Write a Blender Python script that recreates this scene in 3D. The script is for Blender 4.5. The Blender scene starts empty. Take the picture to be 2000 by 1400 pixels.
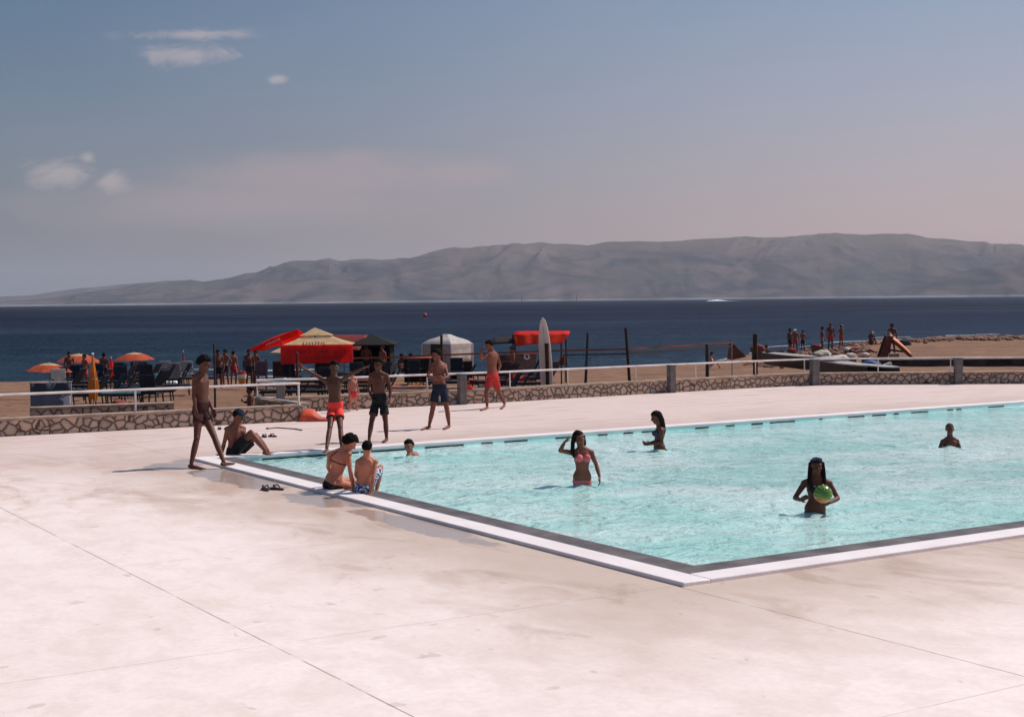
import bpy, bmesh, math, random
import numpy as np
from mathutils import Vector, Matrix, noise
from mathutils.geometry import tessellate_polygon
random.seed(7)
PI = math.pi
scn = bpy.context.scene
COL = scn.collection

# ------------------------------------------------------------------ camera geometry
FPX = 2811.0; CAMH = 2.8
_p = math.atan(114 / FPX); _r = 0.0100
_f = Vector((0, math.cos(_p), -math.sin(_p))); _u = Vector((0, math.sin(_p), math.cos(_p))); _x = Vector((1, 0, 0))
CR = math.cos(_r) * _x - math.sin(_r) * _u
CU = math.sin(_r) * _x + math.cos(_r) * _u
CAM = Vector((0, 0, CAMH))
def ray(px, py): return (px - 1000) / FPX * CR - (py - 700) / FPX * CU + _f
def at(px, py, D):                       # point seen at a pixel of the 2000x1400 photo, D metres ahead
    d = ray(px, py); return CAM + d * (D / d.y)
def gp(px, py, z=0.0):                   # point on the level z
    d = ray(px, py); return CAM + d * ((z - CAMH) / d.z)
def hor(px): return 586 - .01 * (px - 1000)

cam_d = bpy.data.cameras.new('camera'); cam = bpy.data.objects.new('camera', cam_d); COL.objects.link(cam)
cam_d.sensor_fit = 'HORIZONTAL'; cam_d.sensor_width = 36; cam_d.lens = 36 * FPX / 2000
cam_d.clip_start = .1; cam_d.clip_end = 40000
M = Matrix((CR, CU, -_f)).transposed().to_4x4(); M.translation = CAM
cam.matrix_world = M
scn.camera = cam

# ------------------------------------------------------------------ materials
MATS = {}
def mat(name, col, rough=.6, metal=0, var=.12, vscale=6, bump=0, bscale=30, spec=.2, col2=None, coat=0):
    if name in MATS: return MATS[name]
    m = bpy.data.materials.new(name); m.use_nodes = True; nt = m.node_tree; N = nt.nodes; L = nt.links
    b = N['Principled BSDF']; b.inputs['Roughness'].default_value = rough; b.inputs['Metallic'].default_value = metal
    b.inputs['Specular IOR Level'].default_value = spec
    b.inputs['Coat Weight'].default_value = coat
    tc = N.new('ShaderNodeTexCoord')
    nz = N.new('ShaderNodeTexNoise'); nz.inputs['Scale'].default_value = vscale; nz.inputs['Detail'].default_value = 5
    L.new(tc.outputs['Object'], nz.inputs['Vector'])
    mx = N.new('ShaderNodeMix'); mx.data_type = 'RGBA'
    c2 = col2 if col2 else tuple(c * (1 - 2.2 * var) for c in col)
    c1 = col if col2 else tuple(min(1, c * (1 + var)) for c in col)
    mx.inputs[6].default_value = (*c1, 1); mx.inputs[7].default_value = (*c2, 1)
    rp = N.new('ShaderNodeValToRGB'); rp.color_ramp.elements[0].position = .35; rp.color_ramp.elements[1].position = .68
    L.new(nz.outputs['Fac'], rp.inputs[0]); L.new(rp.outputs[0], mx.inputs[0]); L.new(mx.outputs[2], b.inputs['Base Color'])
    if bump:
        n2 = N.new('ShaderNodeTexNoise'); n2.inputs['Scale'].default_value = bscale; n2.inputs['Detail'].default_value = 4
        L.new(tc.outputs['Object'], n2.inputs['Vector'])
        bp = N.new('ShaderNodeBump'); bp.inputs['Strength'].default_value = bump; bp.inputs['Distance'].default_value = .02
        L.new(n2.outputs['Fac'], bp.inputs['Height']); L.new(bp.outputs[0], b.inputs['Normal'])
    MATS[name] = m
    return m

def fabric(name, col, trans=.45, var=.1, vscale=4, rough=.8):
    m = mat(name, col, rough, var=var, vscale=vscale, spec=.15)
    if m.get('fab'): return m
    m['fab'] = 1; nt = m.node_tree; b = nt.nodes['Principled BSDF']; t = nt.nodes.new('ShaderNodeBsdfTranslucent')
    src = b.inputs['Base Color'].links[0].from_socket; nt.links.new(src, t.inputs['Color'])
    x = nt.nodes.new('ShaderNodeMixShader'); x.inputs[0].default_value = trans
    o = [n for n in nt.nodes if n.type == 'OUTPUT_MATERIAL'][0]
    nt.links.new(b.outputs[0], x.inputs[1]); nt.links.new(t.outputs[0], x.inputs[2]); nt.links.new(x.outputs[0], o.inputs['Surface'])
    return m
class G:                                  # tiny helper for writing node trees
    def __init__(s, nt): s.nt = nt; s.N = nt.nodes; s.L = nt.links
    def n(s, t, **kw):
        o = s.N.new(t)
        for k, v in kw.items(): setattr(o, k, v)
        return o
    def put(s, inp, v):
        if hasattr(v, 'is_output') or isinstance(v, bpy.types.NodeSocket): s.L.new(v, inp)
        else: inp.default_value = v
    def m(s, op, a, b=0.0, c=None, clamp=False):
        o = s.N.new('ShaderNodeMath'); o.operation = op; o.use_clamp = clamp
        s.put(o.inputs[0], a); s.put(o.inputs[1], b)
        if c is not None: s.put(o.inputs[2], c)
        return o.outputs[0]
    def step(s, v, a, b, inv=False):
        o = s.N.new('ShaderNodeMapRange'); o.interpolation_type = 'SMOOTHSTEP'
        s.put(o.inputs['Value'], v); o.inputs['From Min'].default_value = a; o.inputs['From Max'].default_value = b
        o.inputs['To Min'].default_value = 1 if inv else 0; o.inputs['To Max'].default_value = 0 if inv else 1
        return o.outputs[0]
    def noise(s, vec, scale, detail=4, rough=.5, dist=0):
        o = s.N.new('ShaderNodeTexNoise'); s.put(o.inputs['Vector'], vec); o.inputs['Scale'].default_value = scale
        o.inputs['Detail'].default_value = detail; o.inputs['Roughness'].default_value = rough; o.inputs['Distortion'].default_value = dist
        return o.outputs['Fac']
    def mix(s, f, a, b, blend='MIX'):
        o = s.N.new('ShaderNodeMix'); o.data_type = 'RGBA'; o.blend_type = blend
        s.put(o.inputs[0], f)
        s.put(o.inputs[6], a if not isinstance(a, tuple) else (*a, 1)[:4]); s.put(o.inputs[7], b if not isinstance(b, tuple) else (*b, 1)[:4])
        return o.outputs[2]
    def scale(s, vec, sc):
        o = s.N.new('ShaderNodeMapping'); s.L.new(vec, o.inputs[0]); o.inputs['Scale'].default_value = sc
        return o.outputs[0]
    def bump(s, h, strength, dist, nrm=None):
        o = s.N.new('ShaderNodeBump'); s.put(o.inputs['Height'], h); o.inputs['Strength'].default_value = strength; o.inputs['Distance'].default_value = dist
        if nrm is not None: s.L.new(nrm, o.inputs['Normal'])
        return o.outputs[0]
def newmat(name):
    m = bpy.data.materials.new(name); m.use_nodes = True
    MATS[name] = m
    return m, G(m.node_tree), m.node_tree.nodes['Principled BSDF']

# ------------------------------------------------------------------ mesh building
class MB:
    def __init__(s): s.v = []; s.f = []; s.uv = None
    def add(s, vs, fs):
        o = len(s.v); s.v += [Vector(v) for v in vs]; s.f += [tuple(i + o for i in f) for f in fs]; return s
    def box(s, c, size, rz=0, rx=0, ry=0):
        c = Vector(c); h = Vector(size) / 2; R = Matrix.Rotation(rz, 3, 'Z') @ Matrix.Rotation(ry, 3, 'Y') @ Matrix.Rotation(rx, 3, 'X')
        vs = [c + R @ Vector((x * h.x, y * h.y, z * h.z)) for x in (-1, 1) for y in (-1, 1) for z in (-1, 1)]
        return s.add(vs, [(0, 1, 3, 2), (4, 6, 7, 5), (0, 4, 5, 1), (2, 3, 7, 6), (0, 2, 6, 4), (1, 5, 7, 3)])
    def bar(s, a, b, w, h, up=(0, 0, 1)):           # rectangular bar between two points
        a = Vector(a); b = Vector(b); t = (b - a).normalized(); l = t.cross(Vector(up)).normalized(); u = l.cross(t)
        vs = [q + l * (i * w / 2) + u * (j * h / 2) for q in (a, b) for i, j in ((-1, -1), (1, -1), (1, 1), (-1, 1))]
        return s.add(vs, [(3, 2, 1, 0), (4, 5, 6, 7), (0, 1, 5, 4), (1, 2, 6, 5), (2, 3, 7, 6), (3, 0, 4, 7)])
    def tube(s, pts, rads, n=10, lat=None, power=2.0, cap=True):
        pts = [Vector(p) for p in pts]
        if not isinstance(rads, (list, tuple)): rads = [rads] * len(pts)
        vs = []; prev = None
        for i, p in enumerate(pts):
            t = (pts[min(i + 1, len(pts) - 1)] - pts[max(i - 1, 0)])
            t = t.normalized() if t.length > 1e-9 else Vector((0, 0, 1))
            if lat is not None: l = Vector(lat[i] if isinstance(lat, list) else lat)
            else: l = prev if prev is not None else (Vector((1, 0, 0)) if abs(t.x) < .9 else Vector((0, 1, 0)))
            l = l - t * l.dot(t)
            if l.length < 1e-6: l = t.orthogonal()
            l.normalize(); prev = l; b = t.cross(l)
            r = rads[i]; ra, rb = r if isinstance(r, (list, tuple)) else (r, r)
            for k in range(n):
                a = 2 * PI * k / n; ca, sa = math.cos(a), math.sin(a)
                ca = math.copysign(abs(ca) ** (2 / power), ca); sa = math.copysign(abs(sa) ** (2 / power), sa)
                vs.append(p + l * ra * ca + b * rb * sa)
        fs = []
        for i in range(len(pts) - 1):
            for k in range(n):
                k2 = (k + 1) % n
                fs.append((i * n + k, i * n + k2, (i + 1) * n + k2, (i + 1) * n + k))
        if cap:
            fs.append(tuple(reversed(range(n)))); fs.append(tuple((len(pts) - 1) * n + k for k in range(n)))
        return s.add(vs, fs)
    def limb(s, a, b, rads, n=12):                  # rounded tapered segment with a radius profile
        a = Vector(a); b = Vector(b); d = b - a; k = len(rads) - 1
        if d.length < 1e-5: return s
        t = d.normalized()
        pts = [a - t * rads[0] * .85, a - t * rads[0] * .5]; rr = [rads[0] * .45, rads[0] * .86]
        for i, r in enumerate(rads): pts.append(a + d * i / k); rr.append(r)
        pts += [b + t * rads[-1] * .5, b + t * rads[-1] * .85]; rr += [rads[-1] * .86, rads[-1] * .45]
        return s.tube(pts, rr, n)
    def ell(s, c, ax, nu=14, nv=9, fn=None):        # ellipsoid with three axis vectors
        c = Vector(c); A = [Vector(a) for a in ax]; vs = []
        for j in range(nv + 1):
            ph = PI * j / nv
            for i in range(nu):
                th = 2 * PI * i / nu; d = Vector((math.sin(ph) * math.cos(th), math.sin(ph) * math.sin(th), math.cos(ph)))
                k = fn(d) if fn else 1
                vs.append(c + (A[0] * d.x + A[1] * d.y + A[2] * d.z) * k)
        fs = [(j * nu + i, (j + 1) * nu + i, (j + 1) * nu + (i + 1) % nu, j * nu + (i + 1) % nu) for j in range(nv) for i in range(nu)]
        s.add(vs, fs); return s
    def sph(s, c, r, **k): return s.ell(c, ((r, 0, 0), (0, r, 0), (0, 0, r)), **k)
    def lathe(s, c, prof, n=16, cap=True):
        c = Vector(c); vs = [c + Vector((r * math.cos(2 * PI * k / n), r * math.sin(2 * PI * k / n), z)) for r, z in prof for k in range(n)]
        fs = [(i * n + k, i * n + (k + 1) % n, (i + 1) * n + (k + 1) % n, (i + 1) * n + k) for i in range(len(prof) - 1) for k in range(n)]
        if cap: fs.append(tuple(reversed(range(n)))); fs.append(tuple((len(prof) - 1) * n + k for k in range(n)))
        return s.add(vs, fs)
    def grid(s, fn, nu, nv):                        # fn(u,v) in 0..1
        vs = [fn(i / nu, j / nv) for j in range(nv + 1) for i in range(nu + 1)]
        fs = [(j * (nu + 1) + i, j * (nu + 1) + i + 1, (j + 1) * (nu + 1) + i + 1, (j + 1) * (nu + 1) + i) for j in range(nv) for i in range(nu)]
        return s.add(vs, fs)
    def slab(s, poly, z0, z1):                      # vertical prism of an xy polygon (ccw)
        n = len(poly); vs = [(p[0], p[1], z0) for p in poly] + [(p[0], p[1], z1) for p in poly]
        return s.add(vs, [tuple(reversed(range(n))), tuple(range(n, 2 * n))] + [(i, (i + 1) % n, (i + 1) % n + n, i + n) for i in range(n)])
    def plate(s, pts, nrm, t):                      # flat outline with thickness
        n = len(pts); nrm = Vector(nrm).normalized() * t; pts = [Vector(p) for p in pts]
        return s.add(pts + [p + nrm for p in pts], [tuple(reversed(range(n))), tuple(range(n, 2 * n))] + [(i, (i + 1) % n, (i + 1) % n + n, i + n) for i in range(n)])
    def mesh(s, name, off=None):
        me = bpy.data.meshes.new(name)
        off = off or Vector((0, 0, 0))
        me.from_pydata([tuple(v - off) for v in s.v], [], s.f); me.update()
        return me
    def build(s, name, m, parent=None, smooth=True, bevel=0, label=None, fix=True):
        off = Vector((0, 0, 0))
        if parent is not None:
            q = parent
            while q is not None: off = off + q.location; q = q.parent
        me = s.mesh(name, off)
        if fix:
            bm = bmesh.new(); bm.from_mesh(me); bmesh.ops.recalc_face_normals(bm, faces=bm.faces); bm.to_mesh(me); bm.free()
        if m: me.materials.append(m)
        if smooth:
            for p in me.polygons: p.use_smooth = True
            try: me.set_sharp_from_angle(angle=math.radians(38))
            except Exception: pass
        o = bpy.data.objects.new(name, me); COL.objects.link(o)
        if parent: o.parent = parent
        if bevel:
            b = o.modifiers.new('bevel', 'BEVEL'); b.width = bevel; b.segments = 2; b.limit_method = 'ANGLE'
        if label: o['label'] = label
        return o

def tag(o, label=None, cat=None, group=None, kind=None):
    if label: o['label'] = label
    if cat: o['category'] = cat
    if group: o['group'] = group
    if kind: o['kind'] = kind
    return o
def thing(name, loc, label, cat, group=None):
    o = bpy.data.objects.new(name, None); COL.objects.link(o); o.location = loc; o.empty_display_size = .2
    return tag(o, label, cat, group)
def kids(o): return [c for c in bpy.data.objects if c.parent == o]
def copy_tree(o, parent=None):
    c = o.copy(); COL.objects.link(c)
    if parent: c.parent = parent
    for k in kids(o): copy_tree(k, c)
    return c
def place(o, loc, rz=0, sc=1, label=None, group=None):
    o.location = loc; o.rotation_euler = (0, 0, rz); o.scale = (sc, sc, sc)
    if label: o['label'] = label
    if group: o['group'] = group
    return o

# ------------------------------------------------------------------ world, sun, haze
SUN_AZ = math.radians(60)      # clockwise from +Y (the view direction) towards +X
SUN_EL = math.radians(51)
sd = Vector((math.sin(SUN_AZ) * math.cos(SUN_EL), math.cos(SUN_AZ) * math.cos(SUN_EL), math.sin(SUN_EL)))
sun_d = bpy.data.lights.new('sun', 'SUN'); sun_d.energy = 4.3; sun_d.angle = math.radians(.55); sun_d.color = (1, .94, .88)
sun = bpy.data.objects.new('sun', sun_d); COL.objects.link(sun); sun.location = (30, 20, 60)
sun.rotation_euler = sd.to_track_quat('Z', 'Y').to_euler()

w = bpy.data.worlds.new('World'); scn.world = w; w.use_nodes = True
g = G(w.node_tree); bg = w.node_tree.nodes['Background']
sky = g.n('ShaderNodeTexSky', sky_type='NISHITA'); sky.sun_disc = False; sky.sun_elevation = SUN_EL; sky.sun_rotation = SUN_AZ
sky.air_density = 1.2; sky.dust_density = 2.5; sky.altitude = 10
tc = g.n('ShaderNodeTexCoord'); sx = g.n('ShaderNodeSeparateXYZ'); g.L.new(tc.outputs['Generated'], sx.inputs[0])
X, Y, Z = sx.outputs
rp = g.n('ShaderNodeValToRGB'); g.L.new(g.m('MAXIMUM', Z, 0.0), rp.inputs[0])
el = rp.color_ramp.elements
def lin(c): return tuple(((x / 255) / 12.92 if x <= 10 else (((x / 255) + .055) / 1.055) ** 2.4) for x in c)
stops = [(0, (168, 145, 145)), (.045, (168, 149, 150)), (.09, (154, 149, 161)), (.135, (140, 147, 168)), (.19, (124, 141, 169)), (.25, (108, 131, 166)), (.5, (88, 122, 160)), (1, (66, 104, 150))]
el[0].position = 0; el[0].color = (*lin(stops[0][1]), 1); el[1].position = 1; el[1].color = (*lin(stops[-1][1]), 1)
for p, c in stops[1:-1]:
    e = el.new(p); e.color = (*lin(c), 1)
yy = g.m('MAXIMUM', Y, .05); ax = g.m('DIVIDE', X, yy); az = g.m('DIVIDE', Z, yy)
# brighter, whiter towards the sun (right), deeper blue-green to the left
side = g.step(ax, -.42, .42)
tint = g.mix(side, (.44, .62, .70), (1.46, 1.38, 1.31))
c = g.mix(1.0, rp.outputs[0], tint, 'MULTIPLY')
cv = g.n('ShaderNodeCombineXYZ'); g.L.new(ax, cv.inputs[0]); g.L.new(g.m('MULTIPLY', az, 2.2), cv.inputs[1])
n1 = g.noise(cv.outputs[0], 30, 10, .68, .9); n2 = g.noise(cv.outputs[0], 7, 5, .6)
def cloud(px, py, rx, rz, edge, nz, namp):
    cx = (px - 1000) / FPX; cz = (hor(px) - py) / FPX
    a = g.m('DIVIDE', g.m('SUBTRACT', ax, cx), rx / FPX); b = g.m('DIVIDE', g.m('SUBTRACT', az, cz), rz / FPX)
    d = g.m('SQRT', g.m('ADD', g.m('MULTIPLY', a, a), g.m('MULTIPLY', b, b)))
    d = g.m('ADD', d, g.m('MULTIPLY', g.m('SUBTRACT', nz, .5), namp))
    return g.step(d, 1 - edge, 1 + edge * .35, inv=True)
crisp = None
for a in [(375, 112, 100, 22, .8, n1, 2.6), (552, 158, 17, 8, .95, n1, 3.0), (128, 342, 66, 32, .85, n1, 2.8), (180, 310, 20, 14, .9, n1, 2.6), (222, 356, 40, 22, .9, n1, 2.8), (395, 72, 110, 12, .95, n1, 3.2)]:
    k = cloud(*a); crisp = k if crisp is None else g.m('MAXIMUM', crisp, k)
soft = None
for a in [(640, 350, 330, 52, .9, n2, 1.6), (905, 342, 130, 34, .9, n2, 1.6), (500, 400, 420, 60, .95, n2, 1.4), (700, 320, 110, 30, .9, n1, 1.2)]:
    k = cloud(*a); soft = k if soft is None else g.m('MAXIMUM', soft, k)
c = g.mix(g.m('MULTIPLY', soft, .6), c, lin((178, 156, 162)))
c = g.mix(g.m('MULTIPLY', crisp, .46), c, lin((214, 194, 190)))
mo = g.noise(cv.outputs[0], 3.2, 4, .5)
c = g.mix(g.m('MULTIPLY', g.step(mo, .35, .7), .10), c, lin((170, 165, 178)))
nis = g.mix(1.0, sky.outputs[0], (.085, .08, .075), 'MULTIPLY')
c = g.mix(.16, c, nis)
g.L.new(c, bg.inputs['Color']); bg.inputs['Strength'].default_value = 1.0

scn.view_settings.view_transform = 'Standard'; scn.view_settings.look = 'None'; scn.view_settings.exposure = 0; scn.view_settings.gamma = 1

hz = MB(); hz.box((0, 6960, 170), (22000, 14100, 352))
ho = hz.build('haze', None, smooth=False); tag(ho, 'thin pale summer haze over the sea in front of the hills', 'haze', kind='stuff')
hm = bpy.data.materials.new('haze_air'); hm.use_nodes = True; hn = hm.node_tree
hn.nodes.remove(hn.nodes['Principled BSDF']); pv = hn.nodes.new('ShaderNodeVolumePrincipled')
pv.inputs['Color'].default_value = (.78, .81, .95, 1); pv.inputs['Density'].default_value = HAZE_D if 'HAZE_D' in globals() else .000062; pv.inputs['Anisotropy'].default_value = .1
hn.links.new(pv.outputs[0], [n for n in hn.nodes if n.type == 'OUTPUT_MATERIAL'][0].inputs['Volume'])
ho.data.materials.append(hm)
# ------------------------------------------------------------------ setting: pool frame
P0 = gp(1335, 1138, .04); P0.z = 0
TH = math.radians(32.1); UB = Vector((math.cos(TH), math.sin(TH), 0)); UA = Vector((-math.sin(TH), math.cos(TH), 0))
def pw(u, v, z=0): q = P0 + UB * u + UA * v; return Vector((q.x, q.y, z))
PW, PL = 13.98, 36.0; CW, GW = .34, .36        # pool width, length, coping width, grey band width
WATER_Z = -.06; SEA_Z = -2.0

# wall line: base of the stone wall at deck level, a zigzag at the gap
wall1 = [gp(-160, 861.5), gp(100, 847.5), gp(340, 835.0), gp(592, 822)]
w2px = [(500, 806.5), (630, 802.5), (760, 796), (900, 789.5), (1000, 784.5), (1100, 778.5), (1300, 767), (1420, 760.5), (1500, 756), (1588, 752.2), (1700, 750.6), (1900, 749.5), (2060, 748.5), (2350, 746)]
wall2 = [gp(*q) for q in w2px]

# deck --------------------------------------------------------------
outer = [q.copy() for q in wall1] + [q.copy() for q in wall2] + [Vector((70, 52, 0)), Vector((70, -14, 0)), Vector((-45, -14, 0)), Vector((-45, 22, 0))]
hi = CW - .06
hole = [pw(hi, hi), pw(PL - hi, hi), pw(PL - hi, PW - hi), pw(hi, PW - hi)]
tri = tessellate_polygon([outer, hole])
dk = MB(); allv = outer + hole
TOL = Matrix.Rotation(-TH, 4, 'Z') @ Matrix.Translation(-P0)
fl = []
for t in tri:
    a, b, c_ = [allv[i] for i in t]
    if (b - a).cross(c_ - a).z < 0: t = (t[0], t[2], t[1])
    fl.append(tuple(t))
dk.add([TOL @ v for v in allv], fl)
n0 = len(outer)
sk = MB(); sk.v = dk.v; sk.f = dk.f
for i in range(n0):                              # outside face of the slab going down to the beach
    j = (i + 1) % n0; a = TOL @ outer[i]; b = TOL @ outer[j]
    sk.add([a, b, b - Vector((0, 0, 1.2)), a - Vector((0, 0, 1.2))], [(0, 1, 2, 3)])
deck = sk.build('deck', None, smooth=False, fix=False); deck.location = P0; deck.rotation_euler = (0, 0, TH); tag(deck, kind='structure')

m, g, b = newmat('sunlit_concrete')
tc = g.n('ShaderNodeTexCoord'); V = tc.outputs['Object']; sx = g.n('ShaderNodeSeparateXYZ'); g.L.new(V, sx.inputs[0]); U_, V_, W_ = sx.outputs
base = g.mix(g.step(g.noise(V, .35, 6, .6), .3, .7), (.88, .74, .695), (.82, .68, .625))
fine = g.noise(V, 14, 8, .65)
base = g.mix(g.m('MULTIPLY', g.step(fine, .35, .75), .22), base, (.50, .43, .39))
mid_ = g.noise(g.scale(V, (1, .7, 1)), 2.6, 9, .68, .4)
base = g.mix(g.m('MULTIPLY', g.step(mid_, .42, .62), .26), base, (.60, .46, .385))
st = g.noise(g.scale(V, (1.0, .55, 1)), 1.1, 9, .62, .8)
# distance outward from the pool edge
du = g.m('MAXIMUM', g.m('SUBTRACT', 0.0, U_), g.m('SUBTRACT', U_, PL)); dv = g.m('MAXIMUM', g.m('SUBTRACT', 0.0, V_), g.m('SUBTRACT', V_, PW))
dist = g.m('MAXIMUM', g.m('MAXIMUM', du, dv), 0.0)
near = g.m('ADD', dist, g.m('MULTIPLY', g.m('SUBTRACT', g.noise(V, .45, 5, .6), .5), 4.2))
wetz = g.step(near, .3, 3.4, inv=True)
base = g.mix(g.m('MULTIPLY', wetz, .78), base, (.50, .365, .285))
damp = g.step(st, .52, .66)
base = g.mix(g.m('MULTIPLY', damp, g.m('ADD', .07, g.m('MULTIPLY', wetz, .55))), base, (.40, .27, .20))
lz = g.m('MULTIPLY', g.step(V_, 6, 10), g.step(U_, 3, -1))
ls = g.step(g.noise(g.scale(V, (.9, .45, 1)), .9, 10, .66, .5), .46, .64)
base = g.mix(g.m('MULTIPLY', g.m('MULTIPLY', lz, ls), .78), base, (.47, .315, .235))
spots = g.step(g.noise(g.scale(V, (1, .8, 1)), 3.4, 3, .5, .3), .685, .72)
base = g.mix(g.m('MULTIPLY', spots, .25), base, (.22, .16, .13))
# far side of the deck, towards the wall, is greyer with long scuffs
fars = g.step(V_, PW - 6, PW + 4)
base = g.mix(g.m('MULTIPLY', fars, .74), base, (.60, .445, .395))
scuff = g.step(g.noise(g.scale(V, (.35, 1.5, 1)), 1.6, 6, .6), .50, .68)
base = g.mix(g.m('MULTIPLY', g.m('MULTIPLY', fars, scuff), .5), base, (.44, .32, .285))
# puddled water close to the near coping, left of the sitters
pool_n = g.step(g.m('ADD', g.noise(V, .9, 4, .5), g.m('MULTIPLY', dist, -.22)), .47, .53)
pud = g.m('MULTIPLY', pool_n, g.step(dist, .02, 1.5, inv=True))
pud = g.m('MULTIPLY', pud, g.step(V_, 2.2, 4.5)); pud = g.m('MULTIPLY', pud, g.step(V_, PW + .2, PW + 1.0, inv=True))
for cx_, cy_, ru, rv in ((-.40, 10.9, .45, 1.9), (-.36, 7.8, .40, .9), (-.30, 4.9, .30, 1.9), (-.6, 13.2, .5, .6)):
    a_ = g.m('DIVIDE', g.m('SUBTRACT', U_, cx_), ru); b2_ = g.m('DIVIDE', g.m('SUBTRACT', V_, cy_), rv)
    d_ = g.m('ADD', g.m('SQRT', g.m('ADD', g.m('MULTIPLY', a_, a_), g.m('MULTIPLY', b2_, b2_))), g.m('MULTIPLY', g.m('SUBTRACT', g.noise(V, 1.8, 5, .6), .5), 1.3))
    pud = g.m('MAXIMUM', pud, g.step(d_, .80, 1.0, inv=True))
base = g.mix(g.m('MULTIPLY', pud, .55), base, (.36, .27, .235))
# expansion joints, a 4.2 m grid aligned with the pool, broken and stained
SP = 4.22
wob = g.m('MULTIPLY', g.m('SUBTRACT', g.noise(V, 2.5, 3), .5), .012)
def joint(c0, off, wd):
    q = g.m('ADD', g.m('ADD', c0, off + SP * 100), wob)
    q = g.m('ABSOLUTE', g.m('SUBTRACT', g.m('MODULO', q, SP), SP / 2))
    return g.step(g.m('SUBTRACT', SP / 2, q), wd * .35, wd, inv=True)
ju = joint(U_, 0.03, .011); jv = joint(V_, -.08, .013)
brk = g.step(g.noise(V, 1.3, 4, .6), .36, .5)
jall = g.m('MAXIMUM', g.m('MULTIPLY', ju, g.m('ADD', .12, g.m('MULTIPLY', brk, .55))), g.m('MULTIPLY', jv, g.m('MULTIPLY', brk, .28)))
base = g.mix(jall, base, (.16, .10, .075))
g.L.new(base, b.inputs['Base Color'])
rgh = g.m('SUBTRACT', .80, g.m('MULTIPLY', pud, .50)); rgh = g.m('SUBTRACT', rgh, g.m('MULTIPLY', wetz, .18))
g.L.new(rgh, b.inputs['Roughness']); b.inputs['Specular IOR Level'].default_value = .35
hgt = g.m('SUBTRACT', g.m('MULTIPLY', fine, g.m('SUBTRACT', 1.0, pud)), g.m('MULTIPLY', jall, 1.5))
g.L.new(g.bump(hgt, .35, .006), b.inputs['Normal'])
deck.data.materials.append(m)

# pool basin ---------------------------------------------------------
pool = thing('swimming_pool', P0, 'long outdoor pool of turquoise water with pale coping and a grey tile band', 'pool')
BZ = -1.10
wi = CW + GW
inn = [(wi, wi), (PL - CW, wi), (PL - CW, PW - CW), (wi, PW - CW)]
ip = [pw(*q) for q in inn]
bs = MB()
bs.add([(q.x, q.y, BZ) for q in ip], [(0, 1, 2, 3)])
for i in range(4):
    a, c_ = ip[i], ip[(i + 1) % 4]
    bs.add([(a.x, a.y, BZ), (c_.x, c_.y, BZ), (c_.x, c_.y, -.005), (a.x, a.y, -.005)], [(0, 3, 2, 1)])
m, g, b = newmat('turquoise_pool_lining')
tc = g.n('ShaderNodeTexCoord'); V = tc.outputs['Object']
vo = g.n('ShaderNodeTexVoronoi', feature='DISTANCE_TO_EDGE'); g.L.new(g.scale(V, (1, 1, 1)), vo.inputs['Vector']); vo.inputs['Scale'].default_value = 1.2
cc = g.mix(g.noise(V, .6, 5, .6), (.50, .92, .86), (.62, .94, .90))
g.L.new(cc, b.inputs['Base Color']); b.inputs['Roughness'].default_value = .5
bs.build('basin', m, pool, smooth=False, fix=False)
# tile band on the two near sides
band = mat('grey_tile_band', (.135, .112, .112), .6, var=.18, vscale=3, bump=.2, bscale=9)
gb = MB()
def uvbox(mb, u0, u1, v0, v1, z0, z1):
    mb.slab([pw(u0, v0), pw(u1, v0), pw(u1, v1), pw(u0, v1)], z0, z1)
uvbox(gb, CW - .01, PL - CW, CW - .01, wi, -.30, .030)
gb.build('tile_band', band, pool, smooth=False)
gb = MB(); uvbox(gb, CW - .01, wi, wi, PW - CW, -.30, .030)
gb.build('tile_band', band, pool, smooth=False)
cop = mat('white_coping', (.86, .77, .755), .5, var=.05, vscale=1.5, bump=.15, bscale=20, col2=(.78, .67, .645))
def coping(u0, u1, v0, v1, slots=None):
    k = MB(); uvbox(k, u0, u1, v0, v1, -.04, .042)
    return k.build('coping', cop, pool, bevel=.012)
coping(0, CW, 0, PW); coping(CW + .002, PL, 0, CW); far_c = coping(CW + .002, PL, PW - CW, PW); coping(PL - CW, PL, CW + .002, PW - CW - .002)
# near-black strips under the far coping; shade of overflow gaps put into their colour
slot_shade_m = mat('overflow_shade', (.012, .014, .018), .7)
def far_u(px):
    d = ray(px, hor(px) + 2.84 * FPX / 30); n_ = UA; q = (pw(0, PW - CW) - CAM)
    t = q.dot(n_) / d.dot(n_); h = CAM + d * t; return (h - P0).dot(UB)
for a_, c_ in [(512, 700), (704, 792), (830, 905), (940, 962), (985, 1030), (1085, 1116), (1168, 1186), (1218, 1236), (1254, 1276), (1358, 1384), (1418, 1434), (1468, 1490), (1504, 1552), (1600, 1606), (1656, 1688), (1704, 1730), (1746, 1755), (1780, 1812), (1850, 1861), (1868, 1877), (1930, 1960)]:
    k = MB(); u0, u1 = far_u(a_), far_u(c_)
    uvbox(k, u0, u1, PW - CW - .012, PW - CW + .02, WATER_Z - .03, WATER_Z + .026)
    k.build('overflow_shade_strip', slot_shade_m, pool, smooth=False)
    far_in = PW - CW
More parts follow.
